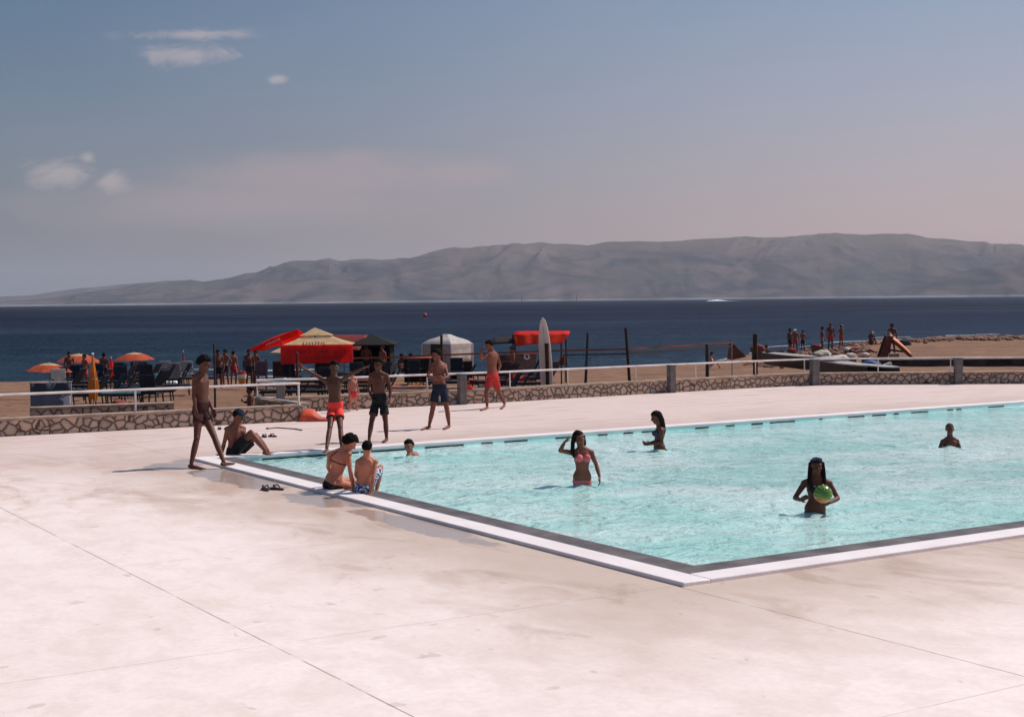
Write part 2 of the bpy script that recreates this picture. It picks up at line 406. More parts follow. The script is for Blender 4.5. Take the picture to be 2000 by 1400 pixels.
# water surface ------------------------------------------------------
wm, g, b = newmat('pool_water')
g.N.remove(b)
tc = g.n('ShaderNodeTexCoord'); V = tc.outputs['Object']
h1 = g.noise(g.scale(V, (1, 1.25, 1)), 1.5, 3, .5, 1.2); h2 = g.noise(V, 5.5, 3, .55, .8); h3 = g.noise(V, 17, 2, .5)
hh = g.m('ADD', g.m('ADD', g.m('MULTIPLY', h1, 1.0), g.m('MULTIPLY', h2, .30)), g.m('MULTIPLY', h3, .05))
nb = g.bump(hh, 1.0, .10)
nb2 = g.bump(hh, 1.0, .17)
fr = g.n('ShaderNodeFresnel'); fr.inputs['IOR'].default_value = 1.33; g.L.new(nb, fr.inputs['Normal'])
gl = g.n('ShaderNodeBsdfGlossy'); gl.inputs['Roughness'].default_value = .07; gl.inputs['Color'].default_value = (1, 1, 1, 1); g.L.new(nb, gl.inputs['Normal'])
tr = g.n('ShaderNodeBsdfTransparent'); tr.inputs['Color'].default_value = (.72, .97, .94, 1)
df = g.n('ShaderNodeBsdfDiffuse'); g.L.new(nb2, df.inputs['Normal'])
patch = g.noise(g.scale(V, (.5, 1, 1)), .55, 5, .6, .6)
g.L.new(g.mix(g.step(patch, .34, .64), (.42, .76, .705), (.73, .90, .865)), df.inputs['Color'])
body = g.n('ShaderNodeMixShader'); body.inputs[0].default_value = .77; g.L.new(tr.outputs[0], body.inputs[1]); g.L.new(df.outputs[0], body.inputs[2])
mx = g.n('ShaderNodeMixShader'); g.L.new(g.m('MULTIPLY', fr.outputs[0], .8, clamp=True), mx.inputs[0]); g.L.new(body.outputs[0], mx.inputs[1]); g.L.new(gl.outputs[0], mx.inputs[2])
g.L.new(mx.outputs[0], [n for n in g.N if n.type == 'OUTPUT_MATERIAL'][0].inputs['Surface'])
ws = MB()
WADERS = [(lambda q: (q.x, q.y))(gp(x_, y_, WATER_Z)) for x_, y_ in ((1136, 948), (1287, 880), (1856, 872), (1593, 1003), (806, 893), (730, 975))]
def wv(s, t):
    u = wi - .002 + s * (PL - CW - wi + .004); v = wi - .002 + t * (PW - CW - wi + .004); q = pw(u, v)
    rp_ = 0
    for wx_, wy_ in WADERS:
        d_ = math.hypot(q.x - wx_, q.y - wy_)
        if d_ < 2.2: rp_ += .036 * math.exp(-d_ * 1.6) * math.cos(d_ * 12 + 1.2 * noise.noise(Vector((q.x * 2, q.y * 2, 9))))
    z = rp_ + WATER_Z + .010 * noise.noise(Vector((u * .8, v * 1.1, 0))) + .006 * noise.noise(Vector((u * 2.3, v * 2.6, 5)))
    return Vector((q.x, q.y, z))
ws.grid(wv, 440, 180)
wo = ws.build('water', wm, None, fix=False); tag(wo, kind='structure')

# ------------------------------------------------------------------ stone wall
sm, g, b = newmat('rubble_stone_wall')
uvn = g.n('ShaderNodeUVMap'); V = uvn.outputs[0]
wv_ = g.n('ShaderNodeVectorMath'); wv_.operation = 'ADD'
nzc = g.n('ShaderNodeTexNoise'); g.L.new(V, nzc.inputs['Vector']); nzc.inputs['Scale'].default_value = 2.5
sc_ = g.n('ShaderNodeVectorMath'); sc_.operation = 'SCALE'; g.L.new(nzc.outputs['Color'], sc_.inputs[0]); sc_.inputs['Scale'].default_value = .13
g.L.new(V, wv_.inputs[0]); g.L.new(sc_.outputs[0], wv_.inputs[1])
vs_ = g.scale(wv_.outputs[0], (1, 1.12, 1))
ve = g.n('ShaderNodeTexVoronoi', feature='DISTANCE_TO_EDGE'); g.L.new(vs_, ve.inputs['Vector']); ve.inputs['Scale'].default_value = 5.0; ve.inputs['Randomness'].default_value = .95
vc = g.n('ShaderNodeTexVoronoi', feature='F1'); g.L.new(vs_, vc.inputs['Vector']); vc.inputs['Scale'].default_value = 5.0; vc.inputs['Randomness'].default_value = .95
sp = g.n('ShaderNodeSeparateColor'); g.L.new(vc.outputs['Color'], sp.inputs[0])
stone = g.mix(sp.outputs[0], (.72, .50, .36), (.46, .32, .24))
stone = g.mix(g.m('MULTIPLY', sp.outputs[1], .5), stone, (.55, .44, .36))
stone = g.mix(g.m('MULTIPLY', g.noise(V, 22, 5, .6), .4), stone, (.26, .19, .16))
edge = g.step(g.m('ADD', ve.outputs['Distance'], g.m('MULTIPLY', g.m('SUBTRACT', g.noise(V, 14, 3), .5), .05)), .028, .082)
col_ = g.mix(edge, (.105, .055, .038), stone)
g.L.new(col_, b.inputs['Base Color']); b.inputs['Roughness'].default_value = .9
g.L.new(g.bump(g.m('ADD', g.step(ve.outputs['Distance'], 0.0, .22), g.m('MULTIPLY', g.noise(V, 30, 4), .12)), .9, .05), b.inputs['Normal'])
capm = mat('wall_cap_concrete', (.42, .30, .225), .85, var=.2, vscale=3, bump=.4, bscale=25)

def stone_wall(pts, h, thick, label, side=1, u0=0, z0=0):
    """pts: base line seen from the deck; wall body goes away from the deck."""
    root = thing('stone_wall', pts[0].lerp(pts[-1], .5), label, 'wall')
    n = len(pts); offs = []
    for i in range(n):
        d = (pts[min(i + 1, n - 1)] - pts[max(i - 1, 0)]); d.z = 0; d.normalize(); offs.append(Vector((-d.y, d.x, 0)) * thick * side)
    off = root.location
    vs, fs, uvs = [], [], []
    run = u0
    def quad(a, b_, c_, d_, uv):
        k = len(vs); vs.extend([a, b_, c_, d_]); fs.append((k, k + 1, k + 2, k + 3)); uvs.extend(uv)
    Zt = Vector((0, 0, h)); Z0 = Vector((0, 0, z0))
    for i in range(n - 1):
        a, b_ = pts[i], pts[i + 1]; L_ = (b_ - a).length
        quad(a + Z0, b_ + Z0, b_ + Zt, a + Zt, [(run, z0), (run + L_, z0), (run + L_, h), (run, h)])
        ab, bb = a + offs[i], b_ + offs[i + 1]; D_ = Vector((0, 0, -1.4))
        quad(bb + D_, ab + D_, ab + Zt, bb + Zt, [(run + L_ + 50, -1.4), (run + 50, -1.4), (run + 50, h), (run + L_ + 50, h)])
        run += L_
    for k_, s_ in ((0, 1), (n - 1, -1)):
        a = pts[k_]; ab = a + offs[k_]; q = [(run, z0), (run + thick, z0), (run + thick, h), (run, h)]
        if s_ > 0: quad(ab + Z0, a + Z0, a + Zt, ab + Zt, q)
        else: quad(a + Z0, ab + Z0, ab + Zt, a + Zt, q)
    me = bpy.data.meshes.new('masonry'); me.from_pydata([tuple(v - off) for v in vs], [], fs)
    ul = me.uv_layers.new(name='UVMap')
    for l in me.loops: ul.data[l.index].uv = uvs[l.vertex_index]
    me.materials.append(sm); o = bpy.data.objects.new('masonry', me); COL.objects.link(o); o.parent = root
    cp = MB()
    for i in range(n - 1):
        a, b_ = pts[i], pts[i + 1]; d = (b_ - a).normalized(); ovh = Vector((d.y, -d.x, 0)) * .03 * side
        a0, b0 = a + ovh, b_ + ovh; a1, b1 = a + offs[i] - ovh, b_ + offs[i + 1] - ovh
        vs2 = [v + Vector((0, 0, h)) for v in (a0, b0, b1, a1)] + [v + Vector((0, 0, h + .05)) for v in (a0, b0, b1, a1)]
        cp.add(vs2, [(3, 2, 1, 0), (4, 5, 6, 7), (0, 1, 5, 4), (2, 3, 7, 6)] + ([(3, 0, 4, 7)] if i == 0 else []) + ([(1, 2, 6, 5)] if i == n - 2 else []))
    cp.build('wall_cap', capm, root, smooth=False)
    return root
WH = .33
stone_wall(wall1, WH, .34, 'low rubble stone wall on the left whose end turns the corner by the gap', u0=3)
gapA, gapB = wall1[-1], wall2[0]
gd = (gapB - gapA).normalized()
stone_wall([gapB + gd * 0 + Vector((0, .0, 0)), gapA + gd * .38 + Vector((0, .36, 0))], WH - .006, .28, 'short oblique stone wall joining the two long walls beside the steps', side=1, u0=20, z0=0)
stone_wall(wall2, WH + .004, .34, 'long curved low rubble stone wall between the pool deck and the beach', u0=31)
pl = [at(60, 799, 33.6), at(340, 790, 34.9)]
for q in pl: q.z = -.25
stone_wall(pl, .60, .30, 'short second stone wall just behind the left end of the front wall', u0=70, z0=-.3)

# concrete pillars and white railings --------------------------------
pil_m = mat('grey_pillar_concrete', (.17, .15, .145), .85, var=.15, vscale=5, bump=.3, bscale=20)
def base2(px):                               # base point of the far wall at a pixel column
    return gp(px, float(np.interp(px, [q[0] for q in w2px], [q[1] for q in w2px])))
def base1(px): return gp(px, float(np.interp(px, [-160, 100, 340, 592], [861.5, 847.5, 835, 822])))
pil_lab = {548: 'grey square concrete pillar behind the folded white rail', 900: 'grey concrete pillar below the white tent', 1308: 'grey concrete pillar standing alone in the middle of the wall', 1588: 'darker concrete pillar in front of the dark boats', 1870: 'last concrete pillar on the right in front of the sandy spit'}
for px, lb in pil_lab.items():
    q = base2(px); w_ = .20 if px < 1500 else .24
    d = (base2(px + 12) - base2(px - 12)).normalized(); out = Vector((d.y, -d.x, 0))
    c0 = q + out * (w_ / 2 - .02)
    o = thing('concrete_pillar', c0, lb, 'pillar', 'concrete pillars along the stone wall')
    rz = math.atan2(d.y, d.x)
    k = MB(); k.box(c0 + Vector((0, 0, .40)), (w_, w_, .80), rz); k.build('shaft', pil_m, o, bevel=.012)
    k = MB(); k.box(c0 + Vector((0, 0, .815)), (w_ + .02, w_ + .02, .03), rz); k.build('pillar_cap', pil_m, o, bevel=.006)
rail_m = mat('white_painted_rail', (.82, .77, .75), .4, var=.06, vscale=3, col2=(.62, .52, .47))
def setback(q, q2, amt=.10):
    d = (q2 - q).normalized(); return Vector((-d.y, d.x, 0)) * amt
r1 = thing('white_railing', base1(300), 'white tubular handrail along the left stone wall', 'railing')
rz1 = .885
pts = [base1(x) + setback(base1(x), base1(x + 5)) + Vector((0, 0, rz1)) for x in (-160, -20, 100, 220, 340, 460, 588)]
k = MB(); k.tube(pts, .028, 8); k.build('handrail', rail_m, r1)
for x in (-95, 268, 587):
    q = base1(x) + setback(base1(x), base1(x + 5)); k = MB(); k.tube([q + Vector((0, 0, WH + .04)), q + Vector((0, 0, rz1))], .024, 8)
    k.lathe(q + Vector((0, 0, WH + .05)), [(.05, 0), (.05, .012)], 10); k.build('post', rail_m, r1)
r2 = thing('white_railing', base2(1000), 'white tubular handrail along the long curved wall', 'railing')
rz2 = .825
xs = [503, 560, 630, 700, 760, 838, 900, 1000, 1113, 1246, 1363, 1480, 1575, 1650, 1716, 1790, 1858, 1940, 2040, 2200]
def r2p(x): return base2(x) + setback(base2(x - 4), base2(x + 4)) + Vector((0, 0, rz2))
k = MB(); k.tube([r2p(x) for x in xs], .028, 8); k.build('handrail', rail_m, r2)
for x in (503, 700, 838, 1000, 1113, 1246, 1363, 1480, 1575, 1716, 1858, 2010, 2170):
    q = r2p(x); k = MB(); k.tube([Vector((q.x, q.y, WH + .04)), q], .018, 8); k.lathe((q.x, q.y, WH + .054), [(.045, 0), (.045, .012)], 10); k.build('post', rail_m, r2)
r3 = thing('white_railing', gapA, 'short oblique white rail closing the gap between the two long rails', 'railing')
a = r2p(503) ; b_ = pts[-1]
k = MB(); k.tube([a + Vector((0, -.03, -.03)), b_ + Vector((0, .03, 0))], .024, 8); k.build('handrail', rail_m, r3)
k = MB(); lo = Vector((0, 0, WH + .085)); k.tube([Vector((a.x, a.y - .03, 0)) + lo, Vector((b_.x, b_.y + .03, 0)) + lo], .024, 8); k.build('bottom_rail', rail_m, r3)
# ------------------------------------------------------------------ beach terrain
TAB = [  # pixel column: (distance, height) profile
 (-400, [(25, -.55), (40, -.55), (60, -.9), (72, -1.25), (84, -1.7), (92, -2.05), (110, -3), (130, -4)]),
 (100,  [(25, -.55), (40, -.55), (60, -.9), (72, -1.25), (84, -1.7), (92, -2.05), (110, -3), (130, -4)]),
 (500,  [(25, -.55), (40, -.55), (60, -.8), (72, -1.2), (84, -1.65), (92, -2.05), (110, -3), (130, -4)]),
 (900,  [(25, -.6), (45, -.6), (60, -.8), (72, -1.1), (85, -1.6), (97, -2.03), (115, -3), (130, -4)]),
 (1200, [(25, -.6), (50, -.6), (60, -.78), (72, -1.05), (88, -1.5), (104, -2.03), (122, -3), (135, -4)]),
 (1390, [(25, -.6), (50, -.6), (60, -.75), (72, -1.0), (90, -1.45), (110, -2.03), (125, -3), (140, -4)]),
 (1475, [(25, -.6), (50, -.6), (60, -.7), (72, -.85), (95, -1.25), (112, -1.6), (126, -2.1), (140, -4)]),
 (1600, [(25, -.6), (50, -.6), (60, -.6), (72, -.7), (90, -.9), (106, -1.05), (116, -2.1), (140, -4)]),
 (1690, [(25, -.6), (50, -.6), (60, -.6), (71, -.5), (76, -.35), (104, -.5), (114, -2.1), (140, -4)]),
 (1900, [(25, -.6), (50, -.6), (60, -.6), (69.3, -.6), (69.8, -.25), (104, -.25), (114, -2.1), (140, -4)]),
 (2500, [(25, -.6), (50, -.6), (60, -.6), (69.3, -.6), (69.8, -.25), (104, -.25), (114, -2.1), (140, -4)])]
PXS = [t[0] for t in TAB]
def gz_raw(px, D):
    i = int(np.clip(np.searchsorted(PXS, px) - 1, 0, len(PXS) - 2)); t = (px - PXS[i]) / (PXS[i + 1] - PXS[i]); t = min(1, max(0, t)); t = t * t * (3 - 2 * t)
    f = lambda tb: float(np.interp(D, [a[0] for a in tb], [a[1] for a in tb]))
    return f(TAB[i][1]) * (1 - t) + f(TAB[i + 1][1]) * t
def colx(px, D): return (px - 1000) / FPX * D          # lateral metres (roll ignored near the ground line)
def ground(px, D):
    q = at(px, hor(px) + (CAMH + 1) * FPX / D, D); return Vector((q.x, D, gz_raw(px, D)))
def dune(x, y): return .05 * noise.noise(Vector((x * .35, y * .35, 0))) + .03 * noise.noise(Vector((x * 1.3, y * 1.3, 3)))
bm_ = MB()
def bf(s, t):
    px = -400 + 2900 * s; D = 29 + 111 * t; q = ground(px, D); q.z += dune(q.x, q.y) - .02; return q
bm_.grid(bf, 260, 190)
sand, g, b = newmat('coarse_beach_sand')
tc = g.n('ShaderNodeTexCoord'); V = tc.outputs['Object']; sx = g.n('ShaderNodeSeparateXYZ'); g.L.new(V, sx.inputs[0])
c = g.mix(g.step(g.noise(V, .5, 7, .65), .3, .7), (.255, .140, .088), (.18, .095, .060))
c = g.mix(g.m('MULTIPLY', g.step(g.noise(V, 9, 6, .7), .45, .7), .5), c, (.34, .19, .115))
c = g.mix(g.step(g.noise(g.scale(V, (.25, 1.2, 1)), .8, 5, .6), .55, .66), c, (.12, .055, .034))
c = g.mix(g.m('MULTIPLY', g.step(g.noise(V, 2.2, 3, .5), .62, .68), .7), c, (.085, .038, .024))
wet = g.step(sx.outputs[2], -2.05, -1.75, inv=True)
c = g.mix(g.m('MULTIPLY', wet, .7), c, (.12, .085, .065))
g.L.new(c, b.inputs['Base Color']); b.inputs['Roughness'].default_value = .95; b.inputs['Specular IOR Level'].default_value = .15
g.L.new(g.bump(g.noise(V, 6, 6, .65), .8, .08), b.inputs['Normal'])
tag(bm_.build('beach', sand, None, fix=False), kind='structure')

# ------------------------------------------------------------------ sea
sea, g, b = newmat('sea_water')
g.N.remove(b)
tc = g.n('ShaderNodeTexCoord'); V = tc.outputs['Object']; sx = g.n('ShaderNodeSeparateXYZ'); g.L.new(V, sx.inputs[0]); Yw = sx.outputs[1]; Xw = sx.outputs[0]
lg = g.m('LOGARITHM', g.m('MAXIMUM', Yw, 10.0), 10.0)      # 2 = 100 m, 3 = 1 km
rpn = g.n('ShaderNodeValToRGB'); e = rpn.color_ramp.elements
g.L.new(g.m('DIVIDE', g.m('SUBTRACT', lg, 1.9), 2.0), rpn.inputs[0])
e[0].position = 0; e[0].color = (.016, .040, .062, 1); e[1].position = 1; e[1].color = (.004, .0045, .013, 1)
for p_, c_ in ((.12, (.011, .026, .047)), (.28, (.008, .016, .036)), (.48, (.005, .0065, .018))):
    x_ = e.new(p_); x_.color = (*c_, 1)
streak = g.noise(g.scale(V, (.004, .014, 1)), 1.0, 6, .62, .5)
c = g.mix(g.m('MULTIPLY', g.step(streak, .45, .68), .55), rpn.outputs[0], (.032, .060, .080))
st2 = g.noise(g.scale(V, (.03, .10, 1)), 1.0, 6, .65)
c = g.mix(g.m('MULTIPLY', g.step(st2, .5, .75), .35), c, (.048, .082, .100))
c = g.mix(g.m('MULTIPLY', g.step(st2, .5, .25), .4), c, (.005, .010, .018))
df = g.n('ShaderNodeBsdfDiffuse'); g.L.new(c, df.inputs['Color'])
gl = g.n('ShaderNodeBsdfGlossy'); gl.inputs['Roughness'].default_value = .32; gl.inputs['Color'].default_value = (.65, .72, 1, 1)
hw = g.m('ADD', g.noise(g.scale(V, (.22, .5, 1)), 1.0, 6, .65), g.m('MULTIPLY', g.noise(g.scale(V, (1, 1.8, 1)), 1.2, 4, .6), .25))
nb = g.bump(hw, 1.0, 1.6); g.L.new(nb, gl.inputs['Normal']); g.L.new(nb, df.inputs['Normal'])
fo = g.step(g.m('ADD', g.noise(g.scale(V, (.10, .45, 1)), 1.6, 7, .7), 0.0), .67, .73)
fo = g.m('MULTIPLY', fo, g.step(Yw, 150, 260, inv=True))
df2 = g.n('ShaderNodeBsdfDiffuse'); df2.inputs['Color'].default_value = (.30, .36, .38, 1)
mx = g.n('ShaderNodeMixShader'); mx.inputs[0].default_value = .034; g.L.new(df.outputs[0], mx.inputs[1]); g.L.new(gl.outputs[0], mx.inputs[2])
m2 = g.n('ShaderNodeMixShader'); g.L.new(g.m('MULTIPLY', fo, .5), m2.inputs[0]); g.L.new(mx.outputs[0], m2.inputs[1]); g.L.new(df2.outputs[0], m2.inputs[2])
g.L.new(m2.outputs[0], [n for n in g.N if n.type == 'OUTPUT_MATERIAL'][0].inputs['Surface'])
sb = MB()
ys = [30] + [30 * (14000 / 30) ** (i / 60) for i in range(1, 61)]
xsn = 40
vs = []
for y in ys:
    for i in range(xsn + 1): vs.append((-(y * .75 + 120) + 2 * (y * .75 + 120) * i / xsn, y, SEA_Z))
sb.add(vs, [(j * (xsn + 1) + i, j * (xsn + 1) + i + 1, (j + 1) * (xsn + 1) + i + 1, (j + 1) * (xsn + 1) + i) for j in range(len(ys) - 1) for i in range(xsn)])
tag(sb.build('sea', sea, None, smooth=False, fix=False), kind='structure')

# surf ribbons where the swell breaks
foam, g, b = newmat('white_surf')
tc = g.n('ShaderNodeTexCoord'); V = tc.outputs['Object']
b.inputs['Base Color'].default_value = (.40, .42, .42, 1); b.inputs['Roughness'].default_value = .9
fk = MB(); rnd = random.Random(3)
def surf(pxs, z=SEA_Z + .05):
    pts = [gp(px, py, z) for px, py in pxs]
    dense = []
    for i in range(len(pts) - 1):
        for k_ in range(24): dense.append(pts[i].lerp(pts[i + 1], k_ / 24))
    for i, q in enumerate(dense):
        wq = .10 + .40 * abs(noise.noise(q * .21)) + .15 * rnd.random()
        if noise.noise(q * .13 + Vector((9, 0, 0))) < .0: continue
        nxt = dense[min(i + 1, len(dense) - 1)]
        if (nxt - q).length < 1e-4: continue
        o = Vector((0, wq, 0)); up = Vector((0, 0, .10 * wq))
        fk.add([q, nxt, nxt + o + up, q + o + up], [(0, 1, 2, 3)])
surf([(1330, 716), (1385, 708), (1430, 699), (1475, 688), (1500, 682), (1560, 678), (1620, 672)])
surf([(1480, 679), (1560, 674), (1640, 668), (1730, 664), (1830, 661), (1960, 657)])
surf([(1700, 660), (1800, 657), (1960, 652)])
surf([(130, 741), (230, 740), (330, 739), (440, 737), (560, 735), (700, 733), (830, 731)])
surf([(240, 722), (340, 721), (420, 722)])
surf([(450, 726), (540, 724), (640, 721)])
surf([(1180, 716), (1240, 714), (1290, 715)])
tag(fk.build('surf', foam, None, fix=False), 'broken white lines of surf along the shore', 'surf', kind='stuff')

# shore pebbles and rubble on the spit
pb = MB(); rnd = random.Random(11)
for i in range(1500):
    px = rnd.uniform(1640, 2250) if i % 3 else rnd.uniform(1480, 1760)
    D = rnd.gauss(103, 2.4) if px > 1700 else rnd.uniform(74, 106)
    q = ground(px, D); s_ = rnd.uniform(.07, .26) * (1.0 if px > 1700 else .7)
    pb.ell(q + Vector((0, 0, s_ * .25)), ((s_ * rnd.uniform(.8, 1.6), rnd.uniform(-.1, .1) * s_, 0), (0, s_, 0), (0, 0, s_ * .6)), nu=6, nv=4)
pm = mat('shore_rubble', (.34, .20, .14), .9, var=.3, vscale=1.3, col2=(.14, .065, .045))
tag(pb.build('shore_rubble', pm, None, smooth=False, fix=False), 'rubble and pebbles edging the sandy spit', 'rubble', kind='stuff')

# ------------------------------------------------------------------ hills
def hills(name, prof, D0, D1, D2, px0, px1, nx, ny, rough, seed):
    xs_, ys_ = [p[0] for p in prof], [p[1] for p in prof]
    # smooth ridge
    mb = MB()
    def fn(s, t):
        px = px0 + (px1 - px0) * s
        ridge = CAMH + (hor(px) - float(np.interp(px, xs_, ys_))) * D1 / FPX
        n3 = Vector((px * .012, seed, 0))
        front = D0 * (1 + .04 * noise.noise(n3 * .6) + .004 * noise.noise(n3 * 3))
        if t < .72: k_ = t / .72; D = front + (D1 - front) * k_; hgt = ridge * (1 - (1 - k_) ** 1.75)
        else: k_ = (t - .72) / .28; D = D1 + (D2 - D1) * k_; hgt = ridge * (1 - .7 * k_ * k_)
        q = Vector(((px - 1000) / FPX * D, D, 0))
        wx = .9 * noise.noise(Vector((px * .004, t * 2.2, seed))) + .35 * noise.noise(Vector((px * .013, t * 4.5, seed + 4)))
        P = Vector((px * .0042 + wx + seed, t * 2.1 + .5 * noise.noise(Vector((px * .006, t * 3, seed + 8))), 0))
        gul = 0; amp = 1; fr_ = 1
        for o_ in range(5):
            gul += amp * (1 - 2 * abs(noise.noise(Vector((P.x * fr_ * 2.0, P.y * fr_ * 1.0, o_ * 3.1))))); amp *= .52; fr_ *= 2.03
        env = math.sin(min(1, t / .72) * PI) ** .7 if t < .72 else .25
        h_ = hgt + (gul - .45) * rough * env * max(.2, min(1, ridge / 140))
        if t > .66 and t < .78: h_ += ridge * .012 * noise.noise(Vector((px * .05, 2, seed)))
        q.z = SEA_Z - .5 + max(0, h_ + (3 if t > 0 else 0)); return q
    mb.grid(fn, nx, ny)
    return mb.build(name, hill_m, None, fix=False)
hill_m, g, b = newmat('bare_limestone_hillside')
tc = g.n('ShaderNodeTexCoord'); V = tc.outputs['Object']; sx = g.n('ShaderNodeSeparateXYZ'); g.L.new(V, sx.inputs[0])
k1 = g.noise(g.scale(V, (.0042, .0025, .012)), 1.0, 9, .60, 1.4); k2 = g.noise(g.scale(V, (.0016, .001, .004)), 1.0, 5, .55)
c = g.mix(g.step(k1, .36, .66), (.130, .098, .092), (.036, .043, .052))
c = g.mix(g.m('MULTIPLY', g.step(k2, .45, .65), .55), c, (.065, .070, .066))
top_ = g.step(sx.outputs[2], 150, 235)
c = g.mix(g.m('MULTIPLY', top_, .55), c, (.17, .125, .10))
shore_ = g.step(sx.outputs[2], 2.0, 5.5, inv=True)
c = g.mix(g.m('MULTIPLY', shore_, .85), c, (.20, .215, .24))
g.L.new(c, b.inputs['Base Color']); b.inputs['Roughness'].default_value = 1; b.inputs['Specular IOR Level'].default_value = 0
g.L.new(g.bump(k1, .6, 22), b.inputs['Normal'])
ridge = [(-700, 600), (-200, 597), (0, 592), (100, 583), (140, 577), (180, 571), (240, 566), (275, 557), (290, 556), (345, 553), (375, 550), (400, 554), (450, 547), (500, 536), (545, 522), (570, 517), (620, 514), (645, 509), (665, 513), (720, 511), (750, 513), (800, 509), (840, 499), (880, 489), (940, 486), (1000, 482), (1050, 479), (1090, 482), (1150, 484), (1200, 477), (1260, 474), (1340, 472), (1430, 468), (1500, 469), (1580, 464), (1640, 461), (1720, 460), (1770, 459), (1800, 464), (1830, 470), (1900, 477), (2000, 484), (2200, 500), (2500, 520)]
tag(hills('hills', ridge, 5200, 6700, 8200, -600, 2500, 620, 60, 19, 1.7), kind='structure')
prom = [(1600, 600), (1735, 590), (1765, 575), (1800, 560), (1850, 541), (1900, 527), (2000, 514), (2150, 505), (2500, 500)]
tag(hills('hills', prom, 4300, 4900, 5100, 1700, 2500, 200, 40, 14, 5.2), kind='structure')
farr = [(-700, 585), (-100, 583), (60, 578), (140, 566), (200, 561), (260, 556), (330, 550), (380, 549), (420, 556), (520, 566), (640, 585), (700, 592)]

# channel poles, buoy, speedboat -------------------------------------------
dark = mat('dark_weathered_metal', (.05, .045, .05), .7)
for px, lb in ((1019, 'thin dark channel pole far out at sea, the left one of the pair'), (1126, 'thin dark channel pole far out at sea, the right one of the pair')):
    q = gp(px, 589.5 - .01 * (px - 1000), SEA_Z); o = thing('channel_pole', q, lb, 'pole', 'channel poles out at sea')
    D = q.y; s_ = D / FPX
    k = MB(); k.tube([q, q + Vector((0, 0, 11 * s_))], .5 * s_, 8); k.build('mast', dark, o)
    k = MB(); k.lathe(q + Vector((0, 0, 10.2 * s_)), [(.4 * s_, 0), (.75 * s_, .5 * s_), (.1 * s_, 2.2 * s_)], 8); k.build('topmark', dark, o)
q = gp(830, 619, SEA_Z); o = thing('buoy', q, 'round red mooring buoy afloat on the dark open sea', 'buoy')
s_ = q.y / FPX; red = mat('buoy_red', (.50, .045, .03), .4, var=.1)
k = MB(); k.sph(q + Vector((0, 0, 3.2 * s_)), 4.4 * s_, nu=20, nv=12); k.build('float', red, o)
k = MB(); k.lathe(q + Vector((0, 0, 7 * s_)), [(1.2 * s_, 0), (1.0 * s_, 1.2 * s_), (.4 * s_, 1.6 * s_)], 10); k.build('top_eye', dark, o)
q = gp(1398, 588, SEA_Z); o = thing('speedboat', q, 'tiny white speedboat racing far out under the hills', 'boat'); s_ = q.y / FPX
wht = mat('boat_white', (.85, .85, .83), .35, var=.03)
k = MB()
def hull(mb, c, L_, B_, H_, ry=0, n=14):
    rows = []
    for i in range(n + 1):
        t = i / n; x = (t - .5) * L_; bw = B_ / 2 * (1 - max(0, (t - .45) / .55) ** 2.2); sheer = H_ * (1 + .25 * t * t); keel = H_ * .55 * max(0, (t - .7) / .3) ** 2
        rows.append([Vector((x, -bw, sheer)), Vector((x, -bw * .82, H_ * .35 + keel)), Vector((x, 0, keel)), Vector((x, bw * .82, H_ * .35 + keel)), Vector((x, bw, sheer))])
    vs = [c + v for r in rows for v in r]; fs = [(i * 5 + j, i * 5 + j + 1, (i + 1) * 5 + j + 1, (i + 1) * 5 + j) for i in range(n) for j in range(4)]
    fs.append((0, 1, 2, 3, 4)); fs += [(i * 5, (i + 1) * 5, (i + 1) * 5 + 4, i * 5 + 4) for i in range(n)]
    mb.add(vs, fs)
hull(k, q, 9 * s_, 3 * s_, 1.8 * s_); k.build('hull', wht, o)
k = MB(); k.box(q + Vector((-.6 * s_, 0, 2.6 * s_)), (2.6 * s_, 1.8 * s_, 1.3 * s_)); k.build('cabin', dark, o, bevel=.2)
k = MB(); k.box(q + Vector((-4.8 * s_, 0, 1.6 * s_)), (.8 * s_, .7 * s_, 1.4 * s_)); k.build('outboard_motor', dark, o)
k = MB()
def wk(s, t):
    x = -18 + 58 * s; q_ = q + Vector((x * s_, (t - .5) * (12 + 34 * s) * s_ * 3, 0)); fall = math.exp(-((x - 2) / 15) ** 2)
    q_.z = SEA_Z + .15 + 3.0 * s_ * fall * (1 - (2 * t - 1) ** 2) * (.7 + .6 * noise.noise(Vector((x * .3, t * 4, 0)))); return q_
k.grid(wk, 40, 8); tag(k.build('wake', mat('wake_foam', (.8, .8, .8), .9), None, fix=False), 'white wake streaming behind the tiny speedboat', 'wake', kind='stuff')
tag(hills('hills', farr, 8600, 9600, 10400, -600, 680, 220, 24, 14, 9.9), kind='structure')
# ------------------------------------------------------------------ people
def skin_mat(name, c): return mat('skin_' + name, c, .55, var=.12, vscale=5, spec=.28, bump=.12, bscale=40)
SK = {'dark': skin_mat('dark_tan', (.120, .037, .022)), 'tan': skin_mat('tan', (.215, .068, .040)), 'mid': skin_mat('mid', (.33, .115, .070)), 'fair': skin_mat('fair', (.54, .19, .115)), 'rosy': skin_mat('rosy', (.50, .17, .115))}
HAIR = {'black': mat('hair_black', (.008, .006, .006), .8, vscale=60, bump=.5, bscale=90, spec=.08), 'brown': mat('hair_brown', (.018, .010, .008), .8, vscale=60, bump=.5, bscale=90, spec=.08), 'light': mat('hair_light_brown', (.11, .060, .035), .8, vscale=60, bump=.5, bscale=90, spec=.08)}

def seg_profile(kind, s):
    return {'uarm': [.046, .047, .043, .038, .036], 'farm': [.036, .039, .036, .030, .025],
            'thigh': [.083, .082, .075, .064, .055], 'shin': [.052, .056, .055, .044, .034]}[kind]

